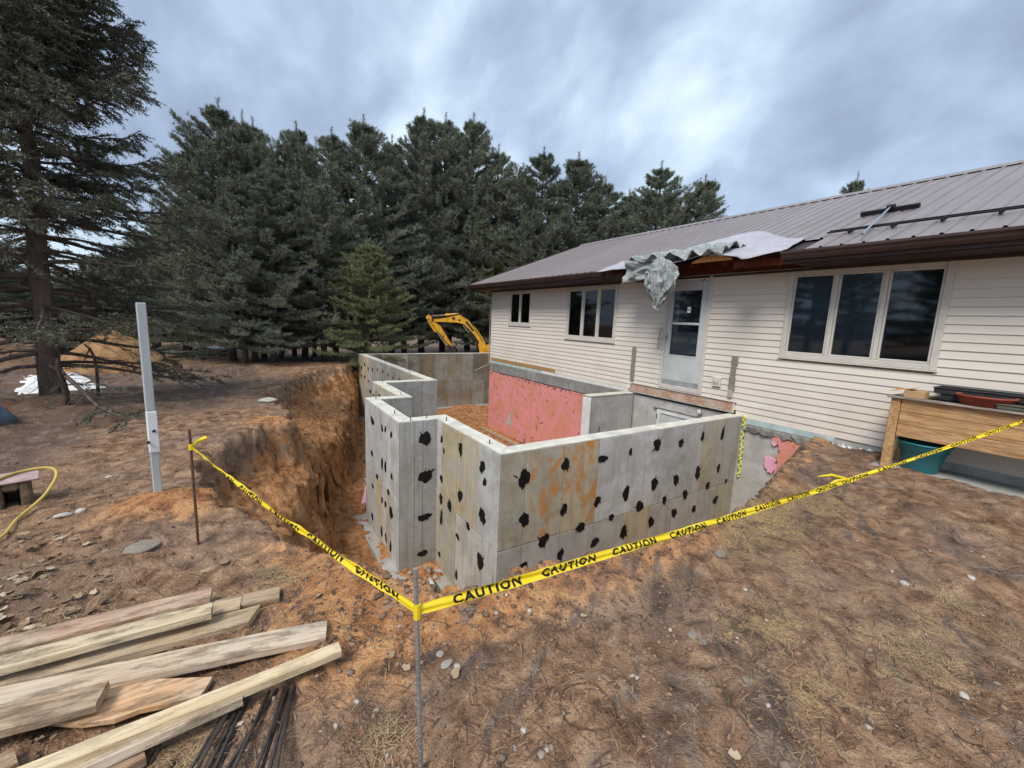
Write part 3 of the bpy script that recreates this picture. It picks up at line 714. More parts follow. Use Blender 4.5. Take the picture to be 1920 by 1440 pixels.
# structural wall behind the siding, pierced at the openings
wl = MB(); WX0, WX1 = HX+.006, HX+.14
ycuts = sorted({HY0, HY1-.02, *[v for o in OPEN for v in o[:2]]})
for a, b in zip(ycuts[:-1], ycuts[1:]):
    hole = [o for o in OPEN if o[0] <= a+1e-6 and o[1] >= b-1e-6]
    if hole:
        o = hole[0]; wl.box(WX0, a, .2, WX1, b, o[2]); wl.box(WX0, a, o[3], WX1, b, SOF)
    else: wl.box(WX0, a, .2, WX1, b, SOF)
wl.build('wall', M['osb'], house)
# far gable wall and back wall
gb = MB(); gb.add([(HX+.14, HY1-.02, .2), (15.55, HY1-.02, .2), (15.55, HY1-.02, SOF), (RX, HY1-.02, RZ-.15), (HX+.14, HY1-.02, SOF)], [(0, 1, 2, 3, 4)]); gb.build('gable_wall', M['siding'], house)
MB().box(15.5, HY0, -.3, 15.6, HY1-.03, SOF).build('back_wall', M['siding'], house)
MB().box(HX-.028, HY1-.06, .12, HX+.10, HY1, SOF, .004).build('corner_trim', M['vinyl'], house)
# --- basement foundation under the house
MB().box(HX-.004, HY0, -2.3, HX+.18, 6.0, .145).build('foundation_face', M['concrete_old'], house)
MB().box(HX+.0, 6.0, -2.3, HX+.17, HY1-.02, .247).build('foundation_face', M['concrete_old'], house)
MB().box(HX+.17, HY1-.2, -2.3, 15.6, HY1-.03, .2).build('foundation_face', M['concrete_old'], house)
# grey parge band above the foam, white strip and bare osb at the corner
band = MB(); 
for a in np.arange(6.2, 12.2, .6): band.box(HX-.045-.008*random.random(), a, -.10, HX-.002, min(a+.598, 12.29), .165+.01*random.random(), .004)
band.build('concrete_band', mat_concrete('weathered_band', .72, False, .6), house)
MB().box(HX-.03, 9.4, .168, HX-.003, 12.28, .236, .004).build('sill_strip', M['bluewrap'], house)
MB().box(HX-.022, 6.2, .168, HX-.003, 9.39, .24, .003).build('sill_strip', M['whitefoam'], house)
MB().box(HX-.018, 8.79, .245, HX-.001, 12.26, .345, .003).build('bare_sheathing', M['osb'], house)
# pink foam sheets
ZP0, ZP1 = -2.05, -.11
for a, b in ((6.1, 7.30), (7.305, 8.51), (8.515, 9.72), (9.725, 10.93), (10.935, 12.27)):
    mb = MB(); K = 12; V = []
    yy = np.linspace(a, b, K+1)
    top = [ZP1-.02+.03*float(vnoise(y*6, 3, 90))-(.03*random.random() if random.random() < .4 else 0) for y in yy]
    prof = [(yy[i], ZP0) for i in range(K+1)]+[(yy[i], top[i]) for i in range(K, -1, -1)]
    o_ = random.uniform(0, .004)
    V = [(HX-.052-o_, y, z) for y, z in prof]+[(HX-.006, y, z) for y, z in prof]; n_p = len(prof)
    mb.add(V, [tuple(range(n_p)), tuple(range(n_p, 2*n_p))[::-1]]+[(i, (i+1) % n_p, n_p+(i+1) % n_p, n_p+i) for i in range(n_p)])
    fo = mb.build('foam_panel', M['pink'], house)
    for q_ in range(14):
        gy = random.uniform(a+.08, b-.08); gzz = random.uniform(ZP0+.2, ZP1-.15); L = random.uniform(.03, .16); an = random.choice([random.gauss(1.55, .25), random.gauss(.2, .3)])
        d = np.array([0, math.cos(an), math.sin(an)]); 
        pts = [np.array([HX-.0585, gy, gzz])+d*L*(t_-.5)+np.array([0, .008*random.random(), .008*random.random()]) for t_ in (0, .35, .7, 1)]
        if min(p[1] for p in pts) > a+.02 and max(p[1] for p in pts) < b-.02:
            MB().tube(pts, [.003, random.uniform(.006, .015), random.uniform(.004, .010), .002], 5).build('gouge', M['gouge'], fo)
    dk = MB()
    for q_ in range(16):
        gy = random.uniform(a+.03, b-.03); rr0 = random.uniform(.012, .032); dk.lathe([(0, rr0), (rr0*.9, rr0*.3), (rr0*.8, -rr0*.8), (0, -rr0*1.6*random.uniform(.6, 1.4))], (HX-.046, gy, ZP1-.03-random.uniform(0, .035)), 6)
    dk.build('dirt_crust', M['gouge'], fo, kind='stuff')
# torn corner in the foam with grey showing
p = [atX(x, y, HX-.062) for x, y in ((960, 767), (947, 790), (951, 795), (963, 799), (957, 787))]
MB().add(p+[q_+np.array([.005, 0, 0]) for q_ in p], [(0, 1, 2, 3, 4), (9, 8, 7, 6, 5), (0, 5, 6, 1), (1, 6, 7, 2), (2, 7, 8, 3), (3, 8, 9, 4), (4, 9, 5, 0)]).build('foam_tear', M['concrete_old'], house)
# old stairwell wall standing out from the house, white edged
sw = MB().box(5.76, 6.0, -2.3, HX-.06, 6.2, .165, .008); swo = sw.build('stairwell_wall', M['concrete_old'], house)
MB().box(5.735, 5.985, -2.25, 5.758, 6.21, .135, .003).build('white_edge_board', M['whitefoam'], swo)
MB().box(5.75, 5.99, .167, HX-.07, 6.21, .185, .004).build('cap_mortar', M['concrete_top'], swo)
# basement door in the old foundation
bd = MB(); 
for (a, b, c, d) in ((5.30, 5.39, -2.1, -.03), (4.30, 4.39, -2.1, -.03), (4.30, 5.39, -.12, -.03)): 
    bd.box(HX-.04, a if c < -1 else 4.392, c, HX-.005, b if c < -1 else 5.298, d, .004)
bdo = bd.build('basement_door_frame', M['whitepaint'], house)
MB().box(HX-.022, 4.395, -2.1, HX-.006, 5.295, -.125).build('basement_door', M['doorpaint'], bdo)
MB().box(HX-.06, 4.2, -.025, HX-.002, 5.46, -.002, .003).build('head_trim', M['trim'], bdo)
q_ = atX(1312, 772, HX-.08)
MB().lathe([(0, .04), (.035, .03), (.045, 0), (.04, -.03), (0, -.045)], q_, 14).tube([q_, (HX, q_[1], q_[2])], .016, 8).build('light_fixture', M['whitepaint'], house)  # small light fixture on a stem, no lamp inside
# exposed rim board under the front door
MB().box(HX-.03, 3.86, .215, HX-.007, 6.11, .372, .003).build('rim_board', M['rustboard'], house)
MB().box(HX-.05, 3.80, .373, HX-.024, 6.12, .392, .003).build('drip_strip', M['vinyl'], house)
MB().box(HX-.055, 3.83, .188, HX-.009, 6.13, .213, .003).build('ledger_strip', M['trim'], house)
MB().box(HX-.034, 3.83, .21, HX-.022, 3.862, .395, .002).build('j_channel', M['vinyl'], house)
# leftover ledger posts scarring the siding
MB().box(HX-.055, 6.06, .44, HX-.022, 6.15, 1.16, .004).build('stub_post', M['graywood'], house)
zz = [.45, .58, .66, .80, .88, 1.02, 1.16]
for i in range(len(zz)-1):
    MB().box(HX-.052-.006*random.random(), 3.86+.03*random.random(), zz[i], HX-.022, 3.955+.012*random.random(), zz[i+1]-.001, .003).build('stub_post', M['graywood'] if i not in (0,) else M['trim'], house)
q_ = atX(1344, 716, HX-.03)
bx = MB().box(HX-.055, q_[1]-.075, q_[2]-.085, HX-.02, q_[1]+.075, q_[2]+.085, .008).build('outlet_cover', M['vinyl'], house)
for s in (-1, 1): MB().box(HX-.068, q_[1]+s*.028-.014, q_[2]-.035, HX-.053, q_[1]+s*.028+.014, q_[2]+.012, .003).build('outlet_flap', M['trim'], bx)
# --- windows
def window(y0, y1, z0, z1, n_):
    fr = MB(); X0, X1 = HX-.034, HX+.06; b = .042
    fr.box(X0, y0-.03, z0-.03, X1, y0+b, z1+.03, .005); fr.box(X0, y1-b, z0-.03, X1, y1+.03, z1+.03, .005)
    fr.box(X0+.001, y0+b-.001, z0-.03, X1, y1-b+.001, z0+b, .005); fr.box(X0+.001, y0+b-.001, z1-b, X1, y1-b+.001, z1+.03, .005)
    wd = (y1-y0-2*b)/n_
    for i in range(1, n_): fr.box(X0+.004, y0+b+wd*i-.024, z0+b+.001, X1, y0+b+wd*i+.024, z1-b-.001, .004)
    fo = fr.build('window', M['vinyl'], house)
    MB().box(X0-.012, y0-.04, z0-.048, X1-.05, y1+.04, z0-.031, .003).build('window_sill', M['vinyl'], fo)
    for i in range(n_):
        a = y0+b+wd*i+(.024 if i else 0)+.002; c = y0+b+wd*(i+1)-(.024 if i < n_-1 else 0)-.002; d0, d1 = z0+b+.002, z1-b-.002
        s_ = MB(); t = .026; Xa, Xb = HX-.016, HX+.03
        s_.box(Xa, a, d0, Xb, a+t, d1, .004); s_.box(Xa, c-t, d0, Xb, c, d1, .004); s_.box(Xa+.001, a+t, d0, Xb, c-t, d0+t, .004); s_.box(Xa+.001, a+t, d1-t, Xb, c-t, d1, .004)
        s_.build('sash', M['vinyl'], fo)
        MB().box(HX+.004, a+t-.004, d0+t-.004, HX+.008, c-t+.004, d1-t+.004).build('pane', M['glass'], fo)
        if not (n_ == 3 and y0 < 3 and i == 0) : MB().box(HX+.022, a+t-.003, d0+t-.003, HX+.024, c-t+.003, d1-t+.003).build('insect_screen', M['curtain'], fo)
    rm = MB(); x2 = HX+.9; 
    V = [(HX+.142, y0-.2, z0-.2), (HX+.142, y1+.2, z0-.2), (HX+.142, y1+.2, z1+.05), (HX+.142, y0-.2, z1+.05), (x2, y0-.2, z0-.2), (x2, y1+.2, z0-.2), (x2, y1+.2, z1+.05), (x2, y0-.2, z1+.05)]
    rm.add(V, [(4, 5, 6, 7), (0, 1, 5, 4), (3, 7, 6, 2), (0, 4, 7, 3), (1, 2, 6, 5)]); rm.build('dim_interior', M['room'], fo)
    return fo
w3 = window(1.485, 3.205, 1.24, 2.49, 3); w2 = window(6.73, 8.42, 1.23, 2.46, 3); w1 = window(10.06, 11.2, 1.49, 2.47, 2)
# things on the sill that show through the big window
for (px, py, r_, c_) in ((1572, 640, .05, (.10, .20, .20)), (1720, 585, .10, (.14, .15, .14)), (1625, 650, .04, (.12, .10, .08))):
    p = atX(px, py, HX+.012)
    r2 = np.random.default_rng(int(px)); K = 14
    V = [(HX+.0155, p[1]+r_*math.cos(6.283*k/K)*(.7+.5*r2.random()), p[2]+r_*math.sin(6.283*k/K)*(.6+.5*r2.random())) for k in range(K)]
    MB().add(V+[(x+.003, y, z) for x, y, z in V], [tuple(range(K)), tuple(range(2*K-1, K-1, -1))]+[(k, (k+1) % K, K+(k+1) % K, K+k) for k in range(K)]).build('window_decal', simple('decal_%d' % px, c_, .7, .3, 20), w3)
# --- storm door
y0, y1, z0, z1 = 4.49, 5.40, .41, 2.49
df = MB(); X0, X1 = HX-.036, HX+.08
df.box(X0, y0-.02, z0-.01, X1, y0+.045, z1+.045, .005); df.box(X0, y1-.045, z0-.01, X1, y1+.02, z1+.045, .005); df.box(X0+.001, y0+.045, z1-.03, X1, y1-.045, z1+.045, .005); df.box(X0-.02, y0+.045, z0-.012, X1, y1-.045, z0+.07, .005)
dfo = df.build('door_frame', M['vinyl'], house)
dr = MB(); a, b, c, d = y0+.05, y1-.05, z0+.075, z1-.035; Xa, Xb = HX-.028, HX+.012; gl0, gl1, gm0, gm1 = 1.075, 2.29, 1.655, 1.70; s0, s1 = a+.115, b-.105
dr.box(Xa, a, c, Xb, s0, d, .004); dr.box(Xa, s1, c, Xb, b, d, .004); dr.box(Xa+.001, s0-.001, gl1, Xb, s1+.001, d, .003); dr.box(Xa+.001, s0-.001, c, Xb, s1+.001, gl0, .003); dr.box(Xa+.003, s0-.001, gm0, Xb, s1+.001, gm1, .003)
do = dr.build('door', M['doorpaint'], house)
MB().box(Xa-.004, s0-.02, gl0-.022, Xa+.004, s1+.02, gl0, .001).box(Xa-.004, s0-.02, gl0, Xa+.004, s0, gl1, .001).box(Xa-.004, s1, gl0, Xa+.004, s1+.02, gl1, .001).build('glazing_bead', M['doorpaint'], do)
MB().box(Xa-.005, a+.004, c, Xa+.002, b-.004, c+.10, .001).build('kick_plate', M['flash'], do)
MB().box(HX-.006, s0-.002, gm1, HX-.002, s1+.002, gl1).build('pane', M['glass'], do)
MB().box(HX-.006, s0-.002, gl0, HX-.002, s1+.002, gm0).build('pane', M['glass'], do)
MB().box(HX+.05, a, c, HX+.075, b, d).build('inner_door', M['innerdoor'], do)
MB().box(HX+.044, s0, 1.52, HX+.049, s1-.10, 2.27).build('inner_door_window', M['innerdark'], do)
q_ = atX(1292, 581, HX-.008); MB().box(HX-.0085, q_[1]-.035, q_[2]-.055, HX-.007, q_[1]+.035, q_[2]+.055).build('paper_sticker', M['lavapaint'], do)
MB().lathe([(0, .012), (.018, .01), (.02, 0), (0, -.004)], (HX-.009, q_[1], q_[2]), 10).build('sticker_mark', M['black'], do)
q_ = atX(1247, 632, HX-.03); MB().box(HX-.05, b-.055, q_[2]-.06, HX-.027, b-.02, q_[2]+.06, .004).build('lock_plate', M['flash'], do)
MB().tube([(HX-.05, b-.04, q_[2]), (HX-.085, b-.04, q_[2]), (HX-.09, b-.10, q_[2])], .009, 8).build('door_handle', M['steel'], do)
# grab handle on the siding
pa, pb = atX(1240, 617, HX-.05), atX(1234, 651, HX-.05)
MB().tube([(HX-.015, pa[1], pa[2]+.01), (HX-.06, pa[1], pa[2]), (HX-.075, pa[1], pa[2]-.05), (HX-.075, pb[1], pb[2]+.05), (HX-.06, pb[1], pb[2]), (HX-.015, pb[1], pb[2]-.01)], .010, 8).build('grab_handle', M['rustboard'], house)
q_ = atX(1322, 524, HX-.03); MB().tube([(HX-.01, q_[1], q_[2]), (HX-.07, q_[1], q_[2]), (HX-.07, q_[1], q_[2]-.03)], .008, 6).build('hook', M['rust'], house)
# --- roof
CUT0, CUT1 = 3.10, 6.62          # stretch where gutter and eave are stripped
def rz(x): return EZ+SLP*(x-EX)
roof = MB()
roof.add([(EX+.02, HY0-.3, rz(EX+.02)-.03), (EX+.02, GY1-.02, rz(EX+.02)-.03), (RX, GY1-.02, RZ-.03), (RX, HY0-.3, RZ-.03), (2*RX-EX, GY1-.02, EZ-.03), (2*RX-EX, HY0-.3, EZ-.03)], [(0, 1, 2, 3), (3, 2, 4, 5)])
roofo = roof.build('roof', M['soffit'], house)
RIB = .2286
def panel(ya, xa, xb, ny_=4, flip=False):
    mb = MB(); prof = []
    for k in range(ny_):
        y = ya+k*RIB
        prof += [(y, 0), (y+.010, .0), (y+.020, .021), (y+.044, .021), (y+.054, 0), (y+.115, .0), (y+.12, .003), (y+.135, .003), (y+.14, 0)]
    prof.append((ya+ny_*RIB-.001, 0))
    V = []
    nn = np.array([-SLP, 0, 1])/math.hypot(SLP, 1)
    for x in (xa, xb):
        for (y, h) in prof:
            xx = 2*RX-x if flip else x
            V.append((xx+(nn[0] if not flip else -nn[0])*h, y, rz(x)+nn[2]*h))
    n_p = len(prof); mb.add(V, [(i, i+1, n_p+i+1, n_p+i) for i in range(n_p-1)])
    mb.build('roof_panel', M['roof'], roofo)
ya = GY1-4*RIB
while ya > HY0-.4:
    xa = EX
    if ya+4*RIB > CUT0+.3 and ya < CUT1-.3: xa = EX+.55
    panel(ya, xa, RX-.01); panel(ya, EX, RX-.01, 4, True); ya -= 4*RIB
MB().prism([(RX-.16, RZ-.16*SLP+.024), (RX, RZ+.05), (RX+.16, RZ-.16*SLP+.024), (RX, RZ+.038)], HY0-.3, GY1+.01, 'y').build('ridge_cap', M['roof'], roofo)
# gable rake trim and fascia
V = []
for (x, z) in ((EX-.01, EZ+.03), (RX, RZ+.035), (2*RX-EX, EZ+.03)): V += [(x, GY1+.012, z), (x, GY1+.012, z-.15), (x, GY1-.02, z-.15), (x, GY1-.02, z)]
MB().add(V, [(i*4+j, i*4+(j+1) % 4, i*4+4+(j+1) % 4, i*4+4+j) for i in range(2) for j in range(4)]+[(0, 1, 2, 3), (8, 9, 10, 11)]).build('rake_trim', M['browntrim'], roofo)
for (a, b) in ((HY0-.3, CUT0), (CUT1, GY1-.02)):
    MB().box(EX+.035, a, EZ-.17, EX+.06, b, EZ-.005).build('fascia', M['browntrim'], roofo)
    g = EX; prof = [(g+.034, EZ-.015), (g+.034, EZ-.125), (g-.03, EZ-.125), (g-.055, EZ-.09), (g-.062, EZ-.055), (g-.085, EZ-.04), (g-.085, EZ-.012), (g-.075, EZ-.012), (g-.075, EZ-.035), (g-.052, EZ-.05), (g-.045, EZ-.085), (g-.025, EZ-.115), (g+.025, EZ-.115), (g+.025, EZ-.015)]
    MB().prism(prof, a, b, 'y').build('gutter', M['browntrim'], roofo)
# soffit boards
a = HY0-.3
while a < GY1-.05:
    b = min(a+.305, GY1-.02)
    if not (b > CUT0+.05 and a < CUT1-.05):
        MB().box(EX+.06, a+.002, SOF-.012, HX-.003, b-.002, SOF, .003).build('soffit_board', M['soffit'], roofo)
    a += .305
MB().box(HX-.035, HY0, SOF-.05, HX-.022, HY1, SOF-.013, .002).build('frieze_trim', M['browntrim'], roofo)
# rafter tails exposed over the door
for y in np.arange(CUT0+.28, CUT1-.1, .61):
    mb = MB(); xa, xb = EX+.10, HX+.6
    V = [(xa, y, rz(xa)-.045), (xb, y, rz(xb)-.045), (xb, y, rz(xb)-.17), (xa, y, rz(xa)-.14), (xa, y+.038, rz(xa)-.045), (xb, y+.038, rz(xb)-.045), (xb, y+.038, rz(xb)-.17), (xa, y+.038, rz(xa)-.14)]
    mb.add(V, [(0, 1, 2, 3), (7, 6, 5, 4), (0, 4, 5, 1), (1, 5, 6, 2), (2, 6, 7, 3), (3, 7, 4, 0)]); mb.build('rafter_tail', M['redwood'], roofo)
MB().box(HX-.002, CUT0+.03, SOF+.001, HX+.02, CUT1, SOF+.24).build('frieze_board', M['redwood'], roofo)
MB().add([(EX+.12, CUT0+.05, rz(EX+.12)-.043), (HX+.6, CUT0+.05, rz(HX+.6)-.043), (HX+.6, CUT1-.05, rz(HX+.6)-.043), (EX+.12, CUT1-.05, rz(EX+.12)-.043)], [(0, 1, 2, 3)]).build('roof_deck', M['redwood'], roofo)
MB().prism([(EX+.09, EZ-.06), (EX+.118, EZ-.05), (EX+.118, EZ-.16), (EX+.09, EZ-.17)], CUT0+.02, CUT0+.75, 'y').build('sub_fascia', M['redwood'], roofo)
yq = [3.85, 4.0, 4.2, 4.4, 4.55]; hq = [.02, .075, .10, .07, .015]
V = [(EX+.02, y, EZ-.035) for y in yq]+[(EX+.02, y, EZ-.03+h) for y, h in zip(yq, hq)]+[(EX+.05, y, EZ-.035) for y in yq]+[(EX+.05, y, EZ-.03+h) for y, h in zip(yq, hq)]
MB().add(V, [f for i in range(4) for f in ((i, i+1, 6+i, 5+i), (10+i, 15+i, 16+i, 11+i), (5+i, 6+i, 16+i, 15+i), (i, 10+i, 11+i, i+1))]).build('plywood_edge', M['ply'], roofo)
# underlayment sheet laid over the stripped eave
mb = MB(); NU, NV = 46, 14; V = []
for i in range(NU+1):
    u = i/NU; y = CUT0+.0+u*(CUT1-CUT0+.08)
    top = EX+.60 + (2.0*sstep(0, .42, np.array(u))*sstep(.80, .45, np.array(u)))*.62
    for j in range(NV+1):
        v = j/NV; lowx = EX-.05-.28*math.exp(-((u-.10)/.055)**2)-.10*math.exp(-((u-.97)/.05)**2)
        x = lowx+(top-lowx)*v
        lift = .030+.02*float(fbm(u*9, v*4, 61, 3))+.085*math.exp(-((u-.33)/.10)**2)*(1-v)**2
        z = rz(x)+lift-.01*(1-v)
        if v == 0: z -= .004
        V.append((x, y, z))
mb.add(V, [(i*(NV+1)+j, (i+1)*(NV+1)+j, (i+1)*(NV+1)+j+1, i*(NV+1)+j+1) for i in range(NU) for j in range(NV)])
uo = mb.build('roof_underlayment', M['underlay'], roofo, True)
md = uo.modifiers.new('thick', 'SOLIDIFY'); md.thickness = .012
# snow guard rails
nn = np.array([-SLP, 0, 1])/math.hypot(SLP, 1)
for off in (0.0, .10):
    xg = 7.08+off*.9
    MB().tube([np.array([xg, -5.5, rz(xg)])+nn*.055, np.array([xg, 2.84, rz(xg)])+nn*.055], .011, 6).build('snow_guard_rail', M['black'], roofo)
for y in np.arange(-5.2, 2.8, RIB*2):
    MB().obox(np.array([7.12, y, rz(7.12)])+nn*.036, (.08, .012, .02), [[math.cos(math.atan(SLP)), 0, math.sin(math.atan(SLP))], [0, 1, 0], list(nn)]).build('snow_guard_clamp', M['black'], roofo)
# --- flashing and torn foam right of the new wall
MB().box(HX-.03, 2.35, .055, HX-.006, 3.66, .142, .003).build('house_wrap_strip', M['bluewrap'], house)
rg = np.random.default_rng(3)
mb = MB(); K = 30; V = []
for i in range(K+1):
    y = 3.62-i/K*1.9
    for (dxx, zq) in ((-.02, .055), (-.035-.03*rg.random(), .02-.02*rg.random()), (-.03-.05*rg.random(), -.03-.05*rg.random())): V.append((HX+dxx, y, zq+.01*rg.random()))
mb.add(V, [(i*3+j, i*3+3+j, i*3+4+j, i*3+1+j) for i in range(K) for j in range(2)]).build('torn_flashing', M['concrete_dark'], house)
mb = MB(); V = []; K = 16
for i in range(K+1):
    y = 2.45-i/K*.55
    for j in range(5): V.append((HX-.03-.05*j/4-.05*rg.random()*math.sin(i/K*3.14), y, .07+.03*rg.random()-.022*j))
mb.add(V, [(i*5+j, i*5+5+j, i*5+6+j, i*5+1+j) for i in range(K) for j in range(4)]).build('crumpled_flashing', M['flash'], house)
def flatpoly(name, pix, X, mat, th=.03, parent=house):
    rj = np.random.default_rng(len(pix)*7+int(pix[0][0])); pp = []
    for i_ in range(len(pix)):
        (xa, ya_), (xb, yb_) = pix[i_], pix[(i_+1) % len(pix)]
        for f_ in (0, .33, .66): pp.append((xa+(xb-xa)*f_+rj.normal()*1.3, ya_+(yb_-ya_)*f_+rj.normal()*1.3))
    p = [atX(x, y, X) for x, y in pp]; k = len(p)
    return MB().add(p+[q+np.array([th, 0, 0]) for q in p], [tuple(range(k)), tuple(range(2*k-1, k-1, -1))]+[(i, (i+1) % k, k+(i+1) % k, k+i) for i in range(k)]).build(name, mat, parent)
flatpoly('foam_remnant', [(1447, 822), (1456, 818), (1475, 824), (1500, 832), (1513, 836), (1508, 850), (1497, 862), (1492, 882), (1484, 893), (1474, 905), (1455, 905), (1450, 890), (1457, 875), (1455, 860), (1463, 845), (1458, 832)], HX-.045, M['pink'], .04)
flatpoly('foam_remnant', [(1433, 860), (1440, 857), (1448, 862), (1455, 866), (1454, 880), (1446, 888), (1438, 884), (1434, 872)], HX-.04, M['pinkscrap'], .035)
flatpoly('foam_remnant', [(1448, 826), (1456, 824), (1457, 832), (1452, 836), (1447, 833)], HX-.04, M['pinkscrap'], .035)
# hanging white downpipe at the far corner
MB().tube([(HX-.05, HY1+.03, 2.5), (HX-.05, HY1+.03, .1)], .012, 6).tube([(HX-.05, HY1+.03, .1), (HX-.5, HY1+.25, -.15)], .012, 6).build('drain_pipe', M['trim'], house)
# concrete apron under the planter
tag(MB().box(6.28, -6, -.2, HX-.05, 1.78, .05, .01).build('concrete_apron', M['concrete_slab']), kind='structure')

# ================================================================== TARP
tp = empty('tarp', (6.35, 5.3, 2.4), 'crumpled grey plastic tarp bunched over the stripped eave above the door', 'tarp')
def cloth(name, fn, nu, nv, th=.006, close=False):
    V = [fn(i/nu, j/nv) for i in range(nu+1) for j in range(nv+1)]
    o = MB().add(V, [(i*(nv+1)+j, (i+1)*(nv+1)+j, (i+1)*(nv+1)+j+1, i*(nv+1)+j+1) for i in range(nu) for j in range(nv)]).build(name, M['tarp'], tp, True)
    mdx = o.modifiers.new('thick', 'SOLIDIFY'); mdx.thickness = th
    return o
def ridged(a): return 1-abs(2*(a % 1)-1)
def f_roof(u, v):   # lumpy sheet on the roof edge
    y = 3.95+u*1.9; x = EX-.08+v*(.30+.62*math.exp(-((u-.25)/.33)**2))
    h = .06+.13*ridged(u*5+v*1.3+float(fbm(u*4, v*4, 11, 2)))*(1-.5*v)+.10*float(fbm(u*7, v*5, 12, 3))
    h = max(h, .035)*(1 if v < .92 else .6)
    return (x-SLP*h, y, rz(x)+h)
cloth('tarp_sheet', f_roof, 70, 26)
def f_hang(u, v):   # stiff fold hanging left
    y = 5.92-u*.72; z = 2.86-v*(.46-.04*u)+.03*u
    if v < .12: z = 2.80+.06*(v/.12)*0+.03
    r = .05*math.sin(9*v+3*u+4*float(fbm(u*3, v*3, 13, 2)))+.035*float(fbm(u*6, v*9, 14, 3))
    return (EX-.12+.06*u-r*min(1, v*4)-.02*v, y, z)
cloth('tarp_flap', f_hang, 40, 30)
def f_bag(u, v):    # gathered bundle
    a = u*2*math.pi; R0 = .045+.21*math.sin(min(1, v*1.08)**.8*math.pi)**.8*(1 if v < .95 else .8)
    R0 *= 1+.46*(ridged(u*9+v*1.6+1.2*float(fbm(math.cos(a)*1.5+2, v*3+math.sin(a), 17, 3)))**1.4-.45)+.30*float(fbm(5*math.cos(a)+5, 5*math.sin(a)+v*8, 18, 4))
    cy = 5.02+.08*v; z = 2.83-v*.92
    return (EX-.10-.03*v+.55*R0*math.cos(a), cy+R0*math.sin(a)*1.05, z+.05*math.sin(a))
cloth('tarp_bundle', f_bag, 150, 60)

# ================================================================== ROOF RAKE
rk = empty('roof_rake', (8.2, 2.55, rz(8.2)), 'black roof rake with pale handle lying on the ribbed metal roof', 'roof rake')
pa = np.array([8.24, 2.88, rz(8.24)])+nn*.05; pb = np.array([8.26, 2.20, rz(8.26)])+nn*.05
d = (pb-pa); L = np.linalg.norm(d); d /= L; up_ = np.cross(d, np.array([math.cos(math.atan(SLP)), 0, math.sin(math.atan(SLP))])); sl = np.cross(d, nn)
MB().obox((pa+pb)/2, (L/2, .035, .035), [d, sl, nn], .006).build('blade', M['black'], rk)
MB().obox(pa*.47+pb*.53+nn*.045, (.045, .05, .03), [d, sl, nn], .006).build('bracket', M['black'], rk)
MB().tube([pa*.47+pb*.53+nn*.05, np.array([6.56, 2.24, rz(6.56)])+nn*.085], .013, 8).build('handle', M['chrome'], rk)

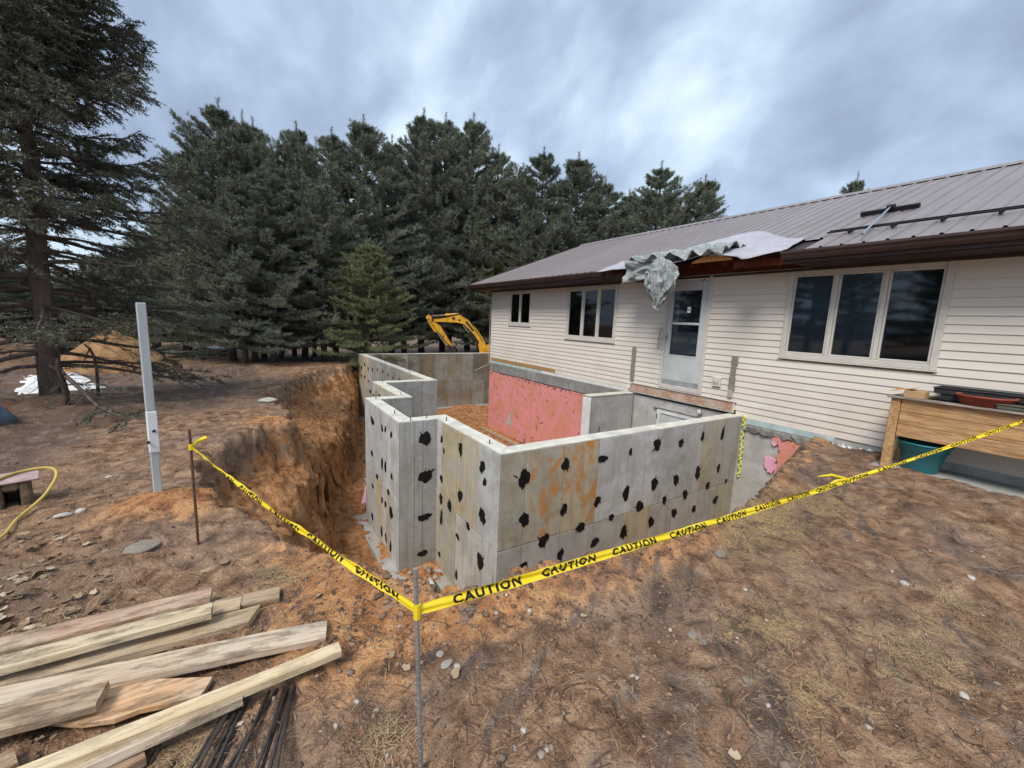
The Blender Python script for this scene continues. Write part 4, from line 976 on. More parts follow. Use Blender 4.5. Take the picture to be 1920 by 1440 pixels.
# ================================================================== TREES
def blades(P, D, L, W, r):
    n_ = len(P); rv = r.normal(size=(n_, 3)); sd_ = np.cross(D, rv); sd_ /= (np.linalg.norm(sd_, axis=1)[:, None]+1e-9)
    a = P-sd_*W[:, None]/2; b = P+sd_*W[:, None]/2; c = P+D*L[:, None]
    V = np.stack([a, b, c], 1).reshape(-1, 3); return V
def nrmz(a): return a/(np.linalg.norm(a, axis=-1, keepdims=True)+1e-9)
def pine_mesh(seed, h, Rm, bare=.05, dens=1.0, peak=.8):
    r = np.random.default_rng(seed); tk = MB()
    wob = [np.array([.06*r.normal(), .06*r.normal(), 0]) for _ in range(8)]
    ts = np.linspace(0, 1, 9); pts = [np.array([0, 0, -.4+t*(h+.2)])+(wob[min(i, 7)] if 0 < i < 8 else 0)*1.0 for i, t in enumerate(ts)]
    r0 = .013*h+.03
    tk.tube(pts, [max(.012, r0*(1-t)**.8+.006) for t in ts], 8)
    TP, TD = [], []
    z = bare*h
    while z < h*.985:
        t = z/h; env = Rm*min((1-t)**peak, 2.5*(1-t)**1.0)*(.55+.45*min(1, (t+.06)/.22))
        nb = r.integers(5, 8) if t < .85 else 4
        a0 = r.random()*6.28
        for k in range(nb):
            az = a0+k*6.283/nb+r.normal()*.25; L = env*r.uniform(.6, 1.2)*(1+.75*float(fbm(math.cos(az)*1.3+seed, math.sin(az)*1.3+t*6, seed, 2)))+.15
            el = -.06+.62*t**1.1+r.normal()*.16
            d0 = np.array([math.cos(az)*math.cos(el), math.sin(az)*math.cos(el), math.sin(el)])
            K = 7; pp = [np.array([0, 0, z])]
            for i in range(K):
                s = (i+1)/K; dd = d0+np.array([0, 0, -.18*(1-t)*math.sin(s*3.14)+.55*s*s*(.5+.5*t)]); pp.append(pp[-1]+dd/np.linalg.norm(dd)*L/K)
            tk.tube(pp, [max(.004, .012+.012*L*(1-i/K)*.6) for i in range(K+1)], 4, False)
            side = np.cross(d0, [0, 0, 1.]); side /= np.linalg.norm(side)
            for i in range(1, K+1):
                s = i/K
                if s < .22: continue
                for sg in (-1, 1):
                    for rep in range(2):
                        tl = (.16+.34*L*(1-s*.75)*.55)*r.uniform(.5, 1.15)
                        td = nrmz(d0*.75+side*sg*r.uniform(.5, 1.0)+np.array([0, 0, r.uniform(.0, .55)]))
                        b = pp[i]*(1-.5*rep)+pp[i-1]*.5*rep
                        m_ = max(2, int(tl/.11*dens))
                        for q in range(m_):
                            f = (q+1)/m_; TP.append(b+td*tl*f+r.normal(size=3)*.02); TD.append(nrmz(td+np.array([0, 0, .5])+r.normal(size=3)*.15))
                TP.append(pp[i]); TD.append(nrmz(pp[i]-pp[i-1]+np.array([0, 0, .02])))
            TP.append(pp[-1]+np.array([0, 0, .05])); TD.append(np.array([0, 0, 1.]))
        z += r.uniform(.24, .40)*(.8+.5*(1-t))
    # leader and candles
    for k in range(34):
        zt = h-.15-(.0 if k == 0 else r.uniform(.1, 3.6)); rr_ = 0 if k == 0 else Rm*min(max(0, 1-zt/h)**peak, 2.5*max(0, 1-zt/h))*r.uniform(.45, 1.0); az = r.random()*6.28
        b = np.array([rr_*math.cos(az), rr_*math.sin(az), zt-.1])
        for q in range(7 if k else 11): TP.append(b+np.array([0, 0, q*.075])); TD.append(np.array([0, 0, 1.]))
    TP = np.array(TP); TD = np.array(TD); nb = 16
    P = np.repeat(TP, nb, 0)+r.normal(size=(len(TP)*nb, 3))*.018; D = nrmz(np.repeat(TD, nb, 0)*.75+r.normal(size=(len(TP)*nb, 3))*.55)
    Lb = r.uniform(.09, .17, len(P)); Wb = r.uniform(.010, .021, len(P))
    V = blades(P, D, Lb, Wb, r); Fb = np.arange(len(V)).reshape(-1, 3)
    cm = raw_mesh('crown', V, Fb)
    tm = raw_mesh('trunk', tk.v, tk.f, True); tm.materials.append(M['bark'])
    return tm, cm
VAR = [pine_mesh(11, 10, 2.7, .11, 1.0, .50), pine_mesh(12, 10, 2.5, .13, 1.0, .44), pine_mesh(13, 10, 2.9, .11, 1.0, .54), pine_mesh(14, 10, 2.6, .14, 1.0, .42), pine_mesh(16, 10, 2.8, .12, 1.0, .60)]
VARL = pine_mesh(15, 6, 1.9, .02, 1.0, .5)
def pine(loc, h, var, rot, label, group, light=False, name='pine_tree', wide=1.0):
    tm, cm = VARL if light else VAR[(var+int(rot*7)) % 5]
    e_ = empty(name, loc, label, 'tree', group)
    s = h/(6 if light else 10); e_.scale = (s*wide*1.12, s*wide*1.12, s); e_.rotation_euler = (0, 0, rot)
    a = bpy.data.objects.new('trunk', tm); COL.objects.link(a); a.parent = e_
    c = bpy.data.objects.new('crown', cm); COL.objects.link(c); c.parent = e_
    c.material_slots[0].link = 'OBJECT' if c.material_slots else None
    c.material_slots[0].material = M['pinelight'] if light else M['pine']
    return e_
for tm, cm in VAR+[VARL]: cm.materials.append(M['pine'])
def tree_at(px, pyt, dist, var, label, group='pines in the windbreak behind the yard', wide=1.0, light=False, zg=None):
    d = ray(px, pyt); hd = math.hypot(d[0], d[1]); t = dist/hd
    x, y = d[0]*t, d[1]*t; zt = CAMZ+d[2]*t; g = zg if zg is not None else -.03*min(17, max(0, y-7))-.05
    return pine((x, y, g), zt-g, var, random.random()*6.28, label, group, light, wide=wide)
T = [(410, 212, 19.0, 0, 'tallest dark pine left of the pine row, right of the spruce', 1.0),
     (474, 244, 20.6, 1, 'narrow pine right of the tallest left pine', .8),
     (352, 292, 20.5, 3, 'shorter pine just right of the bare-branched spruce', .95),
     (556, 252, 20.0, 2, 'broad pine second from the tallest left pine', .9),
     (622, 262, 22.5, 3, 'slim pine in the middle gap of the row, rounded top', .9),
     (682, 240, 22.0, 1, 'pointed pine in the middle of the windbreak', 1.0),
     (735, 275, 24.5, 0, 'lower pine set back in the middle of the windbreak', .85),
     (795, 228, 24.5, 2, 'tall full pine above the excavator arm, left of two spires', .9),
     (836, 236, 26.5, 3, 'pine standing behind the tall one above the excavator arm', .85),
     (888, 236, 25.5, 0, 'tall pine above the house corner with a sharp spire', .9),
     (935, 292, 25.5, 1, 'sloping-topped pine just right of the tall spire over the house corner', .9),
     (975, 335, 25.0, 2, 'low pine behind the roof end, left of two thin spires', 1.1),
     (1020, 297, 24.5, 3, 'thin spired pine behind the gable end of the roof', 1.0),
     (1085, 306, 24.5, 1, 'dense spired pine above the near slope of the roof', 1.05),
     (1135, 352, 27.5, 0, 'short pine behind the roof ridge, right of the dense spire', 1.15),
     (1180, 372, 30.0, 2, 'lowest pine in the dip of the windbreak over the roof', 1.2),
     (1240, 322, 26.5, 3, 'rounded dark pine above the ridge, last but one on the right', 1.05),
     (1322, 346, 27.0, 1, 'last pine of the windbreak on the right above the ridge', 1.05),
     (1607, 342, 30.0, 2, 'lone treetop peeking over the roof ridge above the rake', .7)]
for (px, py, d_, v_, lab, wd) in T: tree_at(px, py, d_, v_, lab, wide=wd)
# shorter trees that close the row lower down
T2 = [(500, 330, 18.0, 1, 'mid-height pine at the front of the row by the trunks'), (600, 350, 18.6, 3, 'mid-height pine in front, left of the lighter green pine'),
      (760, 330, 24.0, 0, 'mid-height pine in front, just left of the excavator arm'), (850, 345, 26.0, 2, 'mid-height pine directly behind the excavator arm'),
      (905, 370, 26.5, 1, 'mid-height pine beside the house corner'), (440, 360, 17.9, 2, 'pine with the leftmost bare trunk at the row front'), (340, 420, 24.0, 0, 'small far pine seen past the grey post'),
      (1000, 400, 22.5, 0, 'mid-height pine just above the roof rake edge'), (1110, 410, 24, 2, 'low pine whose tip just clears the roof slope'), (1275, 395, 30, 0, 'short far pine between the last two pines on the right')]
for (px, py, d_, v_, lab) in T2: tree_at(px, py, d_, v_, lab, wide=1.05)
tree_at(690, 468, 17.2, 0, 'small lighter green pine in front of the dark windbreak', light=True, wide=1.1)
tree_at(935, 470, 24.5, 0, 'small lighter green pine tucked beside the house corner', light=True, wide=1.0)
# far trees behind the spruce, low on the left
for i, (px, py, d_, v_) in enumerate([(30, 520, 38, 0), (110, 500, 42, 1), (190, 505, 40, 2), (255, 470, 36, 3), (300, 440, 34, 1), (-40, 480, 35, 2)]):
    lab = ['far dark pine at the left edge of the photo behind the snow', 'far pine behind the spruce trunk', 'far pine above the dirt pile', 'far pine left of the grey post', 'far pine behind the top of the grey post', 'far pine cut off by the left frame edge'][i]
    tree_at(px, py, d_, v_, lab, 'far trees beyond the dirt pile', wide=1.3)
for i, (px, py, d_, v_, lab) in enumerate([(-20, 470, 27, 1, 'brushy pine at the left frame edge behind the dirt heap'), (60, 505, 29, 3, 'brushy pine behind the spruce, left of its trunk'), (140, 520, 27, 0, 'brushy pine behind the spruce, right of its trunk'), (215, 480, 28, 2, 'brushy pine above the tan dirt pile'), (275, 450, 26, 4, 'brushy pine just left of the grey post top'), (330, 400, 25, 1, 'brushy pine between the spruce and the pine row')]):
    tree_at(px, py, d_, v_ % 4, lab, 'far trees beyond the dirt pile', wide=1.9)
# extra trunks below the row
for i, (px, py) in enumerate([(478, 680), (525, 672), (553, 668), (590, 668), (628, 668)]):
    p = atZ(px, py, -.42); 
    pine((p[0], p[1], -.45), 8.6-.3*i, (i+1) % 4, i*1.7, ['pine with second trunk from the left in the row', 'pine with third trunk from the left in the row', 'pine with fourth trunk from the left in the row', 'pine with fifth trunk from the left in the row', 'pine with last clear trunk before the concrete wall'][i], 'pines in the windbreak behind the yard', wide=.75)

# ---- the big spruce on the left
def spruce():
    r = np.random.default_rng(21); h = 10.2; base = np.array([-2.62, 9.55, -.15])
    root = empty('spruce_tree', tuple(base), 'large spruce with drooping ragged branches and bare lower trunk on the left', 'tree')
    tk = MB(); ts = np.linspace(0, 1, 14)
    wob = r.normal(size=(14, 2))*.03
    def axis_(t): return base+np.array([.10*t+np.interp(t, ts, wob[:, 0]), np.interp(t, ts, wob[:, 1]), t*h])
    rad = lambda t: max(.012, .145*(1-t)**.9+.06*math.exp(-t*40))
    tk.tube([axis_(t)-np.array([0, 0, .25*(t == 0)]) for t in ts], [rad(t) for t in ts], 14)
    tk.build('trunk', M['bark'], root, True)
    br = MB(); tw = MB(); TP = []; TD = []; TL = []
    z = .75
    while z < h*.99:
        t = z/h; nb = r.integers(4, 7)
        a0 = r.random()*6.28
        for k in range(nb):
            if t < .15 and r.random() < .5: continue
            L = (2.15*(1-t)**.55+1.0*max(0, 1-t/.34))*r.uniform(.55, 1.15)+.1
            az = a0+k*6.283/nb+r.normal()*.3
            low = t < .26
            el = (-.06+.85*t)+r.normal()*.14
            d0 = np.array([math.cos(az), math.sin(az), 0.]); K = 12; pp = [axis_(t)]
            for i in range(K):
                s = (i+.5)/K; e2 = el-.42*(1-t)*math.sin(min(1, s*1.15)*2.6)+.65*s**2*(.4+.6*t)
                pp.append(pp[-1]+np.array([d0[0]*math.cos(e2), d0[1]*math.cos(e2), math.sin(e2)])*L/K+r.normal(size=3)*.012)
            br.tube(pp, [max(.004, (.010+.011*L)*(1-i/K)**.8) for i in range(K+1)], 5, False)
            side = np.array([-d0[1], d0[0], 0])
            for i in range(2, K+1):
                s = i/K
                live = s > (.60 if t < .16 else (.25 if t < .30 else .06))
                for sg in (-1, 1):
                    for rep in range(2):
                        if r.random() < ((.38 if t < .36 else .15) if live else .4): continue
                        tl = (.14+.55*L*(1-s)*.45+.10)*r.uniform(.5, 1.1)
                        b = pp[i]*(1-.5*rep)+pp[i-1]*.5*rep
                        td = nrmz(d0*r.uniform(.5, 1.0)+side*sg*r.uniform(.45, 1.1)+np.array([0, 0, r.uniform(-.55, .25)]))
                        mid_ = b+td*tl*.5; end = mid_+nrmz(td+np.array([0, 0, -.25]))*tl*.5
                        tw.tube([b, mid_, end], [.0045, .0035, .002], 3, False)
                        if live or r.random() < .10:
                            TP.append((b, mid_)); TP.append((mid_, end))
                            for q in range(3):
                                s2 = b+(end-b)*r.uniform(.2, .95); td2 = nrmz(td+side*r.uniform(-.9, .9)+np.array([0, 0, r.uniform(-.5, .3)])); l2 = r.uniform(.08, .2)
                                TP.append((s2, s2+td2*l2))
                        elif r.random() < .7:
                            for q in range(2):
                                s2 = b+(end-b)*r.uniform(.2, .9); td2 = nrmz(td+side*r.uniform(-1, 1)+np.array([0, 0, r.uniform(-.8, .2)])); tw.tube([s2, s2+td2*r.uniform(.08, .25)], [.003, .0015], 3, False)
            if not low or r.random() < .6: TP.append((pp[-2], pp[-1]+(pp[-1]-pp[-2])*.7))
        z += r.uniform(.12, .21) if t > .33 else r.uniform(.15, .26)
    br.build('branches', M['bark'], root, True)
    tw.build('twigs', M['deadtwig'], root)
    A = np.array([p[0] for p in TP]); B = np.array([p[1] for p in TP]); Ls = np.linalg.norm(B-A, axis=1)
    cnt = np.maximum(5, (Ls/.0075)).astype(int); idx = np.repeat(np.arange(len(A)), cnt)
    f = r.random(len(idx)); P = A[idx]+(B-A)[idx]*f[:, None]; dirv = nrmz(B-A)[idx]
    D = nrmz(dirv*.7+r.normal(size=P.shape)*.62); Lb = r.uniform(.035, .07, len(P)); Wb = r.uniform(.009, .016, len(P))
    V = blades(P, D, Lb, Wb, r)
    o = put('crown', raw_mesh('crown', V, np.arange(len(V)).reshape(-1, 3)), M['spruce'], root)
    print('spruce tris', len(V)//3)
spruce()
print('pine tris', [len(c.polygons) for _, c in VAR])

# ================================================================== EXCAVATOR
EY = 18.3; EO = atY(860, 640, EY)
HV = np.array([RT[0], RT[1], 0]); HV /= np.linalg.norm(HV)           # machine lies roughly across the view
NVv = np.array([-HV[1], HV[0], 0])
zc = (EO-np.array([0, 0, CAMZ]))@FW; PXM = zc/FPX
def ex(px, py, off=0.0): 
    d = ray(px, py); nrm = NVv; t = ((EO-np.array([0, 0, CAMZ]))@nrm)/(d@nrm); return np.array([0, 0, CAMZ])+d*t+nrm*off
exg = -.42
exc = empty('excavator', (*(ex(930, 660)[:2]), exg), 'yellow mini excavator with folded arm behind the far concrete wall', 'excavator')
def plate(name, pix, mat, w_, off=0, parent=exc, c=0):
    pf = [ex(x, y, off-w_/2) for x, y in pix]; pb_ = [ex(x, y, off+w_/2) for x, y in pix]; k = len(pix)
    return MB().add(pf+pb_, [tuple(range(k)), tuple(range(2*k-1, k-1, -1))]+[(i, (i+1) % k, k+(i+1) % k, k+i) for i in range(k)]).build(name, mat, parent)
plate('boom', [(812, 603), (812, 597), (835, 596), (852, 591), (862, 590), (872, 595), (884, 606), (896, 620), (905, 634), (908, 642), (901, 645), (893, 632), (882, 619), (870, 608), (860, 605), (840, 604)], M['yellowpaint'], .22)
plate('stick', [(799, 594), (804, 590), (809, 594), (813, 602), (826, 611), (836, 628), (848, 647), (848, 652), (842, 653), (833, 638), (822, 624), (815, 622), (807, 610)], M['yellowpaint'], .18)
MB().tube([ex(808, 592.5), ex(835, 590.5)], .028, 8).build('stick_cylinder_rod', M['chrome'], exc)
MB().tube([ex(835, 590.5), ex(860, 589)], .055, 10).build('stick_cylinder', M['yellowpaint'], exc)
MB().tube([ex(858, 590, -.1), ex(858, 590, .1)], .075, 12).build('pivot_pin', M['steel'], exc)
MB().tube([ex(803, 595, -.12), ex(803, 595, .12)], .09, 12).build('pivot_pin', M['yellowpaint'], exc)
MB().tube([ex(868, 610), ex(880, 624)], .03, 8).build('boom_cylinder_rod', M['chrome'], exc)
MB().tube([ex(880, 624), ex(897, 645)], .06, 10).build('boom_cylinder', M['excdark'], exc)
MB().tube([ex(820, 623), ex(834, 644)], .035, 8).build('bucket_cylinder', M['chrome'], exc)
MB().tube([ex(812, 597, -.13), ex(835, 594, -.13), ex(862, 588.5, -.13), ex(880, 600, -.13), ex(900, 630, -.13), ex(908, 650, -.13)], .016, 6).build('hydraulic_hose', M['black'], exc)
MB().tube([ex(806, 600, -.11), ex(818, 618, -.11), ex(830, 632, -.11), ex(846, 652, -.11)], .014, 6).build('hydraulic_hose', M['black'], exc)
for (px, py, rr3) in ((851, 597, .07), (862, 600, .05), (812, 600, .06), (843, 650, .05), (905, 642, .06), (832, 630, .035)):
    MB().tube([ex(px, py, -.125), ex(px, py, .125)], rr3, 10).build('pivot_pin', M['excdark'], exc)
plate('boom_decal', [(872, 603), (876, 602), (890, 620), (886, 621)], M['excdark'], .226)
plate('bucket_link', [(834, 648), (843, 645), (849, 650), (846, 658), (838, 656)], M['rust'], .2)
plate('bucket', [(840, 655), (850, 649), (856, 655), (856, 668), (848, 680), (832, 684), (818, 678), (822, 672), (834, 671), (840, 664)], M['excdark'], .55)
for off in (-.2, -.07, .07, .2): plate('bucket_tooth', [(824, 678), (812, 677), (824, 673)], M['steel'], .05, off)
MB().tube([ex(854, 640, -.06), ex(856, 648, -.06), ex(852, 655, -.06)], .02, 6).build('hydraulic_hose', M['black'], exc)
plate('swing_bracket', [(897, 646), (900, 640), (909, 640), (911, 652), (918, 653), (924, 657), (924, 664), (900, 662)], M['yellowpaint'], .3)
plate('turntable_frame', [(910, 648), (928, 646), (990, 646), (990, 666), (905, 666)], M['yellowpaint'], 1.2)
bodyo = plate('body', [(936, 605), (990, 600), (996, 646), (930, 646)], M['yellowpaint'], 1.15, .0)
plate('counterweight', [(990, 603), (1002, 612), (1004, 650), (990, 655)], M['excdark'], 1.15)
cabo = plate('cab', [(925, 560), (962, 556), (968, 604), (935, 604), (925, 640)], M['yellowpaint'], .85, -.1)
plate('cab_window', [(928, 564), (960, 560), (964, 600), (934, 600)], M['excglass'], .89, -.1, cabo)
for s in (-1, 1):
    tr = plate('track', [(905, 672), (912, 666), (990, 666), (997, 672), (997, 684), (990, 690), (912, 690), (905, 684)], M['black'], .32, s*.62)
    for px in (912, 930, 950, 970, 990): MB().tube([ex(px, 678, s*.62-.18), ex(px, 678, s*.62+.18)], .10, 12).build('track_roller', M['excdark'], tr)
plate('dozer_blade', [(893, 672), (897, 668), (900, 690), (894, 692)], M['yellowpaint'], 1.5)

# ================================================================== POST, STAKES AND CAUTION TAPE
pz = gz(-.645, 4.2)
po = empty('post', (-.645, 4.2, pz), 'pale grey square metal post with white sleeve standing in orange dirt', 'post')
def sq(x, y, z0, z1, hw, name, mat, rot=.25):
    c_, s_ = math.cos(rot), math.sin(rot)
    return MB().obox((x, y, (z0+z1)/2), (hw, hw, (z1-z0)/2), [[c_, s_, 0], [-s_, c_, 0], [0, 0, 1]], hw*.16).build(name, mat, po)
sq(-.645, 4.2, pz-.3, .46, .025, 'lower_tube', M['pvc']); sq(-.642, 4.2, .455, .785, .032, 'sleeve', M['pvcwhite']); sq(-.645, 4.2, .775, 1.62, .028, 'upper_tube', M['pvc'])
for (px, py) in ((289, 808), (279, 829)):
    q_ = atY(px, py, 4.165); MB().tube([q_+np.array([0, .03, 0]), q_-np.array([0, .022, 0])], .010, 8).build('bolt', M['black'], po)
# steel stakes
Ys = 1.22
tie = atY(782, 1145, Ys); top1 = atY(779, 1066, Ys); bot1 = atY(789, 1470, Ys)
b1 = np.array([bot1[0]+.005, Ys, gz(bot1[0], Ys)-.15])
def rod(name, a, b, rr, mat, label, cat, group=None):
    e_ = empty(name, tuple(b), label, cat, group)
    mb = MB().tube([a, b], rr, 8); mb.build('shaft', mat, e_)
    K = int(np.linalg.norm(np.array(a)-b)/.03); rg_ = MB()
    for k in range(1, K):
        c = np.array(a)+(np.array(b)-a)*k/K; d = (np.array(b)-a)/np.linalg.norm(np.array(b)-a); rg_.tube([c-d*.003, c+d*.003], rr*1.14, 8)
    rg_.build('ribs', mat, e_, kind='stuff'); return e_
rod('stake', top1, b1, .0078, M['steel'], 'thin grey steel stake in the foreground holding the tape corner', 'stake')
g2 = atZ(372, 1022, gz(-.33, 3.35)); Y2 = g2[1]
tie2 = atY(358, 838, Y2); top2 = atY(355, 806, Y2)
rod('stake', top2, np.array([g2[0], g2[1], g2[2]-.2]), .0085, M['rust'], 'rusty steel stake by the white-sleeved post holding the tape end', 'stake')

def caution(name, pts, width, twist, texts, label, seed, flutter=.0):
    """ribbon along pts (3D polyline) with a roll angle at each point; lettering follows it"""
    root = empty(name, tuple(pts[0]), label, 'tape', 'caution tape runs')
    P = [np.array(p, float) for p in pts]
    seg = [np.linalg.norm(P[i+1]-P[i]) for i in range(len(P)-1)]; cum = np.concatenate([[0], np.cumsum(seg)]); Lt = cum[-1]
    r = np.random.default_rng(seed)
    def frame(s):
        i = min(int(np.searchsorted(cum, s, 'right'))-1, len(P)-2); i = max(i, 0); f = (s-cum[i])/seg[i]
        p = P[i]*(1-f)+P[i+1]*f; p = p+np.array([0, 0, -.02*4*(s/Lt)*(1-s/Lt)])
        t = (P[-1]-P[0])/np.linalg.norm(P[-1]-P[0])
        tw_ = np.interp(s, cum, twist)+.10*math.sin(s*7+seed)
        wd = width*np.interp(s/Lt, *TW)
        up0 = np.array([0, 0, 1.])-t*t[2]; up0 /= np.linalg.norm(up0); n0 = np.cross(t, up0)
        u = up0*math.cos(tw_)+n0*math.sin(tw_); nn_ = np.cross(t, u)
        return p, t, u, nn_, wd
    TW = texts['width']
    K = max(20, int(Lt/.02)); NVV = 6; V = []
    def surf(s, v):  # v in -.5..+.5
        p, t, u, nn_, wd = frame(min(max(s, 0), Lt))
        fold = .22*wd*math.sin((v+.5)*math.pi)*math.sin(s*3.1+seed)+.13*wd*math.sin(v*8+s*9+1.5*math.sin(s*4))+.05*wd*math.sin(v*3+s*41)
        return p+u*(v*wd)+nn_*fold, nn_
    for i in range(K+1):
        for j in range(NVV+1): V.append(surf(Lt*i/K, j/NVV-.5)[0])
    o = MB().add(V, [(i*(NVV+1)+j, (i+1)*(NVV+1)+j, (i+1)*(NVV+1)+j+1, i*(NVV+1)+j+1) for i in range(K) for j in range(NVV)]).build('ribbon', M['tape'], root, True)
    # lettering
    cu = bpy.data.curves.new('txt', 'FONT'); cu.body = 'CAUTION'; cu.size = 1.0; cu.offset = .045; cu.resolution_u = 3; cu.space_character = 1.25
    to = bpy.data.objects.new('txt', cu); COL.objects.link(to)
    dg = bpy.context.evaluated_depsgraph_get(); dg.update(); me0 = bpy.data.meshes.new_from_object(to.evaluated_get(dg))
    import bmesh as _b
    bm = _b.new(); bm.from_mesh(me0); _b.ops.triangulate(bm, faces=bm.faces)
    for _ in range(2):
        ed = [e for e in bm.edges if e.calc_length() > .12]
        if ed: _b.ops.subdivide_edges(bm, edges=ed, cuts=1); _b.ops.triangulate(bm, faces=bm.faces)
    co = np.array([v.co[:] for v in bm.verts]); fc = [tuple(v.index for v in f.verts) for f in bm.faces]; bm.free()
    bpy.data.objects.remove(to); bpy.data.curves.remove(cu)
    x0, x1 = co[:, 0].min(), co[:, 0].max(); y0_, y1_ = co[:, 1].min(), co[:, 1].max()
    s = texts['start']; n_w = 0
    while s+texts['wlen'] < Lt-.02:
        for sidesign in (1,):
            mbx = MB(); W_ = []
            for c_ in co:
                a = (c_[0]-x0)/(x1-x0); b = (c_[1]-y0_)/(y1_-y0_)
                ss = s+a*texts['wlen'] if not texts.get('flip') else s+(1-a)*texts['wlen']
                vv = (b-.5)*texts['h']
                if texts.get('flip'): vv = vv
                p, nn_ = surf(ss, vv); sgn = texts['sign']; W_.append(p+nn_*sgn*.0014)
            mbx.add(W_, fc).build('lettering', M['ink'], root)
        s += texts['pitch']; n_w += 1
    return root
# right run: stake -> knot -> off frame
knot = atY(1590, 897, 1.62); knot = ray(1590, 897); knot = knot*(3.75/knot[0])+np.array([0, 0, CAMZ]); endp = ray(1935, 783); endp = endp*(5.6/endp[0])+np.array([0, 0, CAMZ])
endp2 = endp+(endp-knot)*.25
caution('caution_tape', [tie, tie*.66+knot*.34, knot, endp2], .038, [-.35, -.30, -.5, -.4],
        dict(width=([0, .02, .3, .62, .66, 1.0], [.75, .95, .95, .8, .55, .9]), start=.13, wlen=.285, pitch=.385, h=.86, sign=1), 'yellow caution tape running from the foreground stake towards the planter', 3)
kb = MB()
for k in range(2):
    a = knot+np.array([-.02*k, .01, -.005]); kb.tube([a, a+np.array([-.10-.03*k, .06-.05*k, .025-.02*k]), a+np.array([-.22+.05*k, .10-.07*k, .02-.035*k])], [.007, .010, .004], 6)
tag(kb.build('tape_knot', M['tape']), 'yellow tape knot with loose ends where the right tape is tied', 'tape')
caution('caution_tape', [tie2, tie2*.5+tie*.5, tie], .040, [.55, .35, -.15],
        dict(width=([0, .05, .5, 1.0], [.55, .85, .95, .8]), start=.10, wlen=.27, pitch=.36, h=.84, sign=1), 'yellow caution tape running from the rusty stake to the foreground stake', 5)
kb = MB(); kb.tube([tie2+np.array([.0, 0, 0]), tie2+np.array([.03, .02, .03]), tie2+np.array([.085, .03, .045])], [.010, .014, .017], 6).tube([tie2+np.array([0, 0, -.02]), tie2+np.array([0, 0, .02])], .014, 8)
tag(kb.build('tape_knot', M['tape']), 'small yellow tape knot on the rusty stake', 'tape')
kb = MB().tube([tie+np.array([0, 0, -.028]), tie+np.array([0, 0, .026])], .0125, 8)
tag(kb.build('tape_knot', M['tape']), 'yellow tape wrapped round the foreground steel stake', 'tape')

# ================================================================== PLANTER AND WHAT STANDS THERE
PX0, PX1, PY0, PY1 = 6.42, 6.98, -.75, 1.66
pl = empty('planter', (6.7, .5, .12), 'raised cedar planter box on legs against the cream siding', 'planter')
for x in (PX0, PX1-.085):
    for y in (PY0, PY1-.085):
        MB().box(x-.002, y, .04, x+.085, y+.087, .885, .006).build('leg', M['cedar'], pl)
def board(name, x0, y0, z0, x1, y1, z1, mat, parent, ax=1, c=.004):
    """board with its own local axes so the grain runs along it"""
    ce = np.array([(x0+x1)/2, (y0+y1)/2, (z0+z1)/2]); L = [abs(x1-x0)/2, abs(y1-y0)/2, abs(z1-z0)/2]
    mb = MB().obox((0, 0, 0), (L[1], L[0], L[2]) if ax == 1 else (L[0], L[1], L[2]), None, c)
    o = mb.build(name, mat, parent)
    loc = Matrix.Translation(Vector(ce)) @ (Matrix.Rotation(R(90), 4, 'Z') if ax == 1 else Matrix.Identity(4))
    o.matrix_parent_inverse = Matrix.Translation(-parent.location) if parent else Matrix.Identity(4)
    o.matrix_basis = loc; return o
for k in range(3):
    z0 = .445+k*.147
    board('board', PX0+.012, PY0+.089, z0, PX0+.036, PY1-.09, z0+.143, M['cedar'], pl)
    board('board', PX1-.036, PY0+.089, z0, PX1-.012, PY1-.09, z0+.143, M['cedar'], pl)
    board('board', PX0+.089, PY1-.04, z0, PX1-.089, PY1-.016, z0+.143, M['cedar'], pl, 0)
board('floor_board', PX0+.04, PY0+.09, .47, PX1-.04, PY1-.09, .49, M['cedargray'], pl)
board('cap_rail', PX0-.035, PY0-.03, .888, PX0+.075, PY1+.035, .912, M['cedargray'], pl)
board('cap_rail', PX1-.075, PY0-.03, .888, PX1+.02, PY1+.035, .912, M['cedargray'], pl)
board('cap_rail', PX0+.078, PY1-.075, .888, PX1-.078, PY1+.03, .911, M['cedargray'], pl, 0)
tag(MB().box(PX0+.05, PY0+.1, .5, PX1-.05, PY1-.1, .80).build('potting_soil', simple('potting_soil', (.03, .022, .017), .95, .4, 20, .8, 30)), 'dark potting soil filling the raised planter', 'soil')
# cardboard box with open flaps
cb_ = empty('cardboard_box', (6.55, 1.53, .912), 'small cardboard box with open orange flap on the planter corner', 'box')
MB().box(6.41, 1.38, .914, 6.58, 1.56, .995, .003).build('box_body', M['cardboard'], cb_)
for V in ([(6.41, 1.56, .997), (6.58, 1.56, .997), (6.61, 1.66, .985), (6.38, 1.68, .965)], [(6.41, 1.555, .999), (6.58, 1.555, .999), (6.57, 1.47, 1.03), (6.40, 1.46, 1.025)]):
    MB().add(V+[(x, y, z+.004) for x, y, z in V], [(0, 1, 2, 3), (7, 6, 5, 4), (0, 4, 5, 1), (1, 5, 6, 2), (2, 6, 7, 3), (3, 7, 4, 0)]).build('flap', M['boxtop'], cb_)
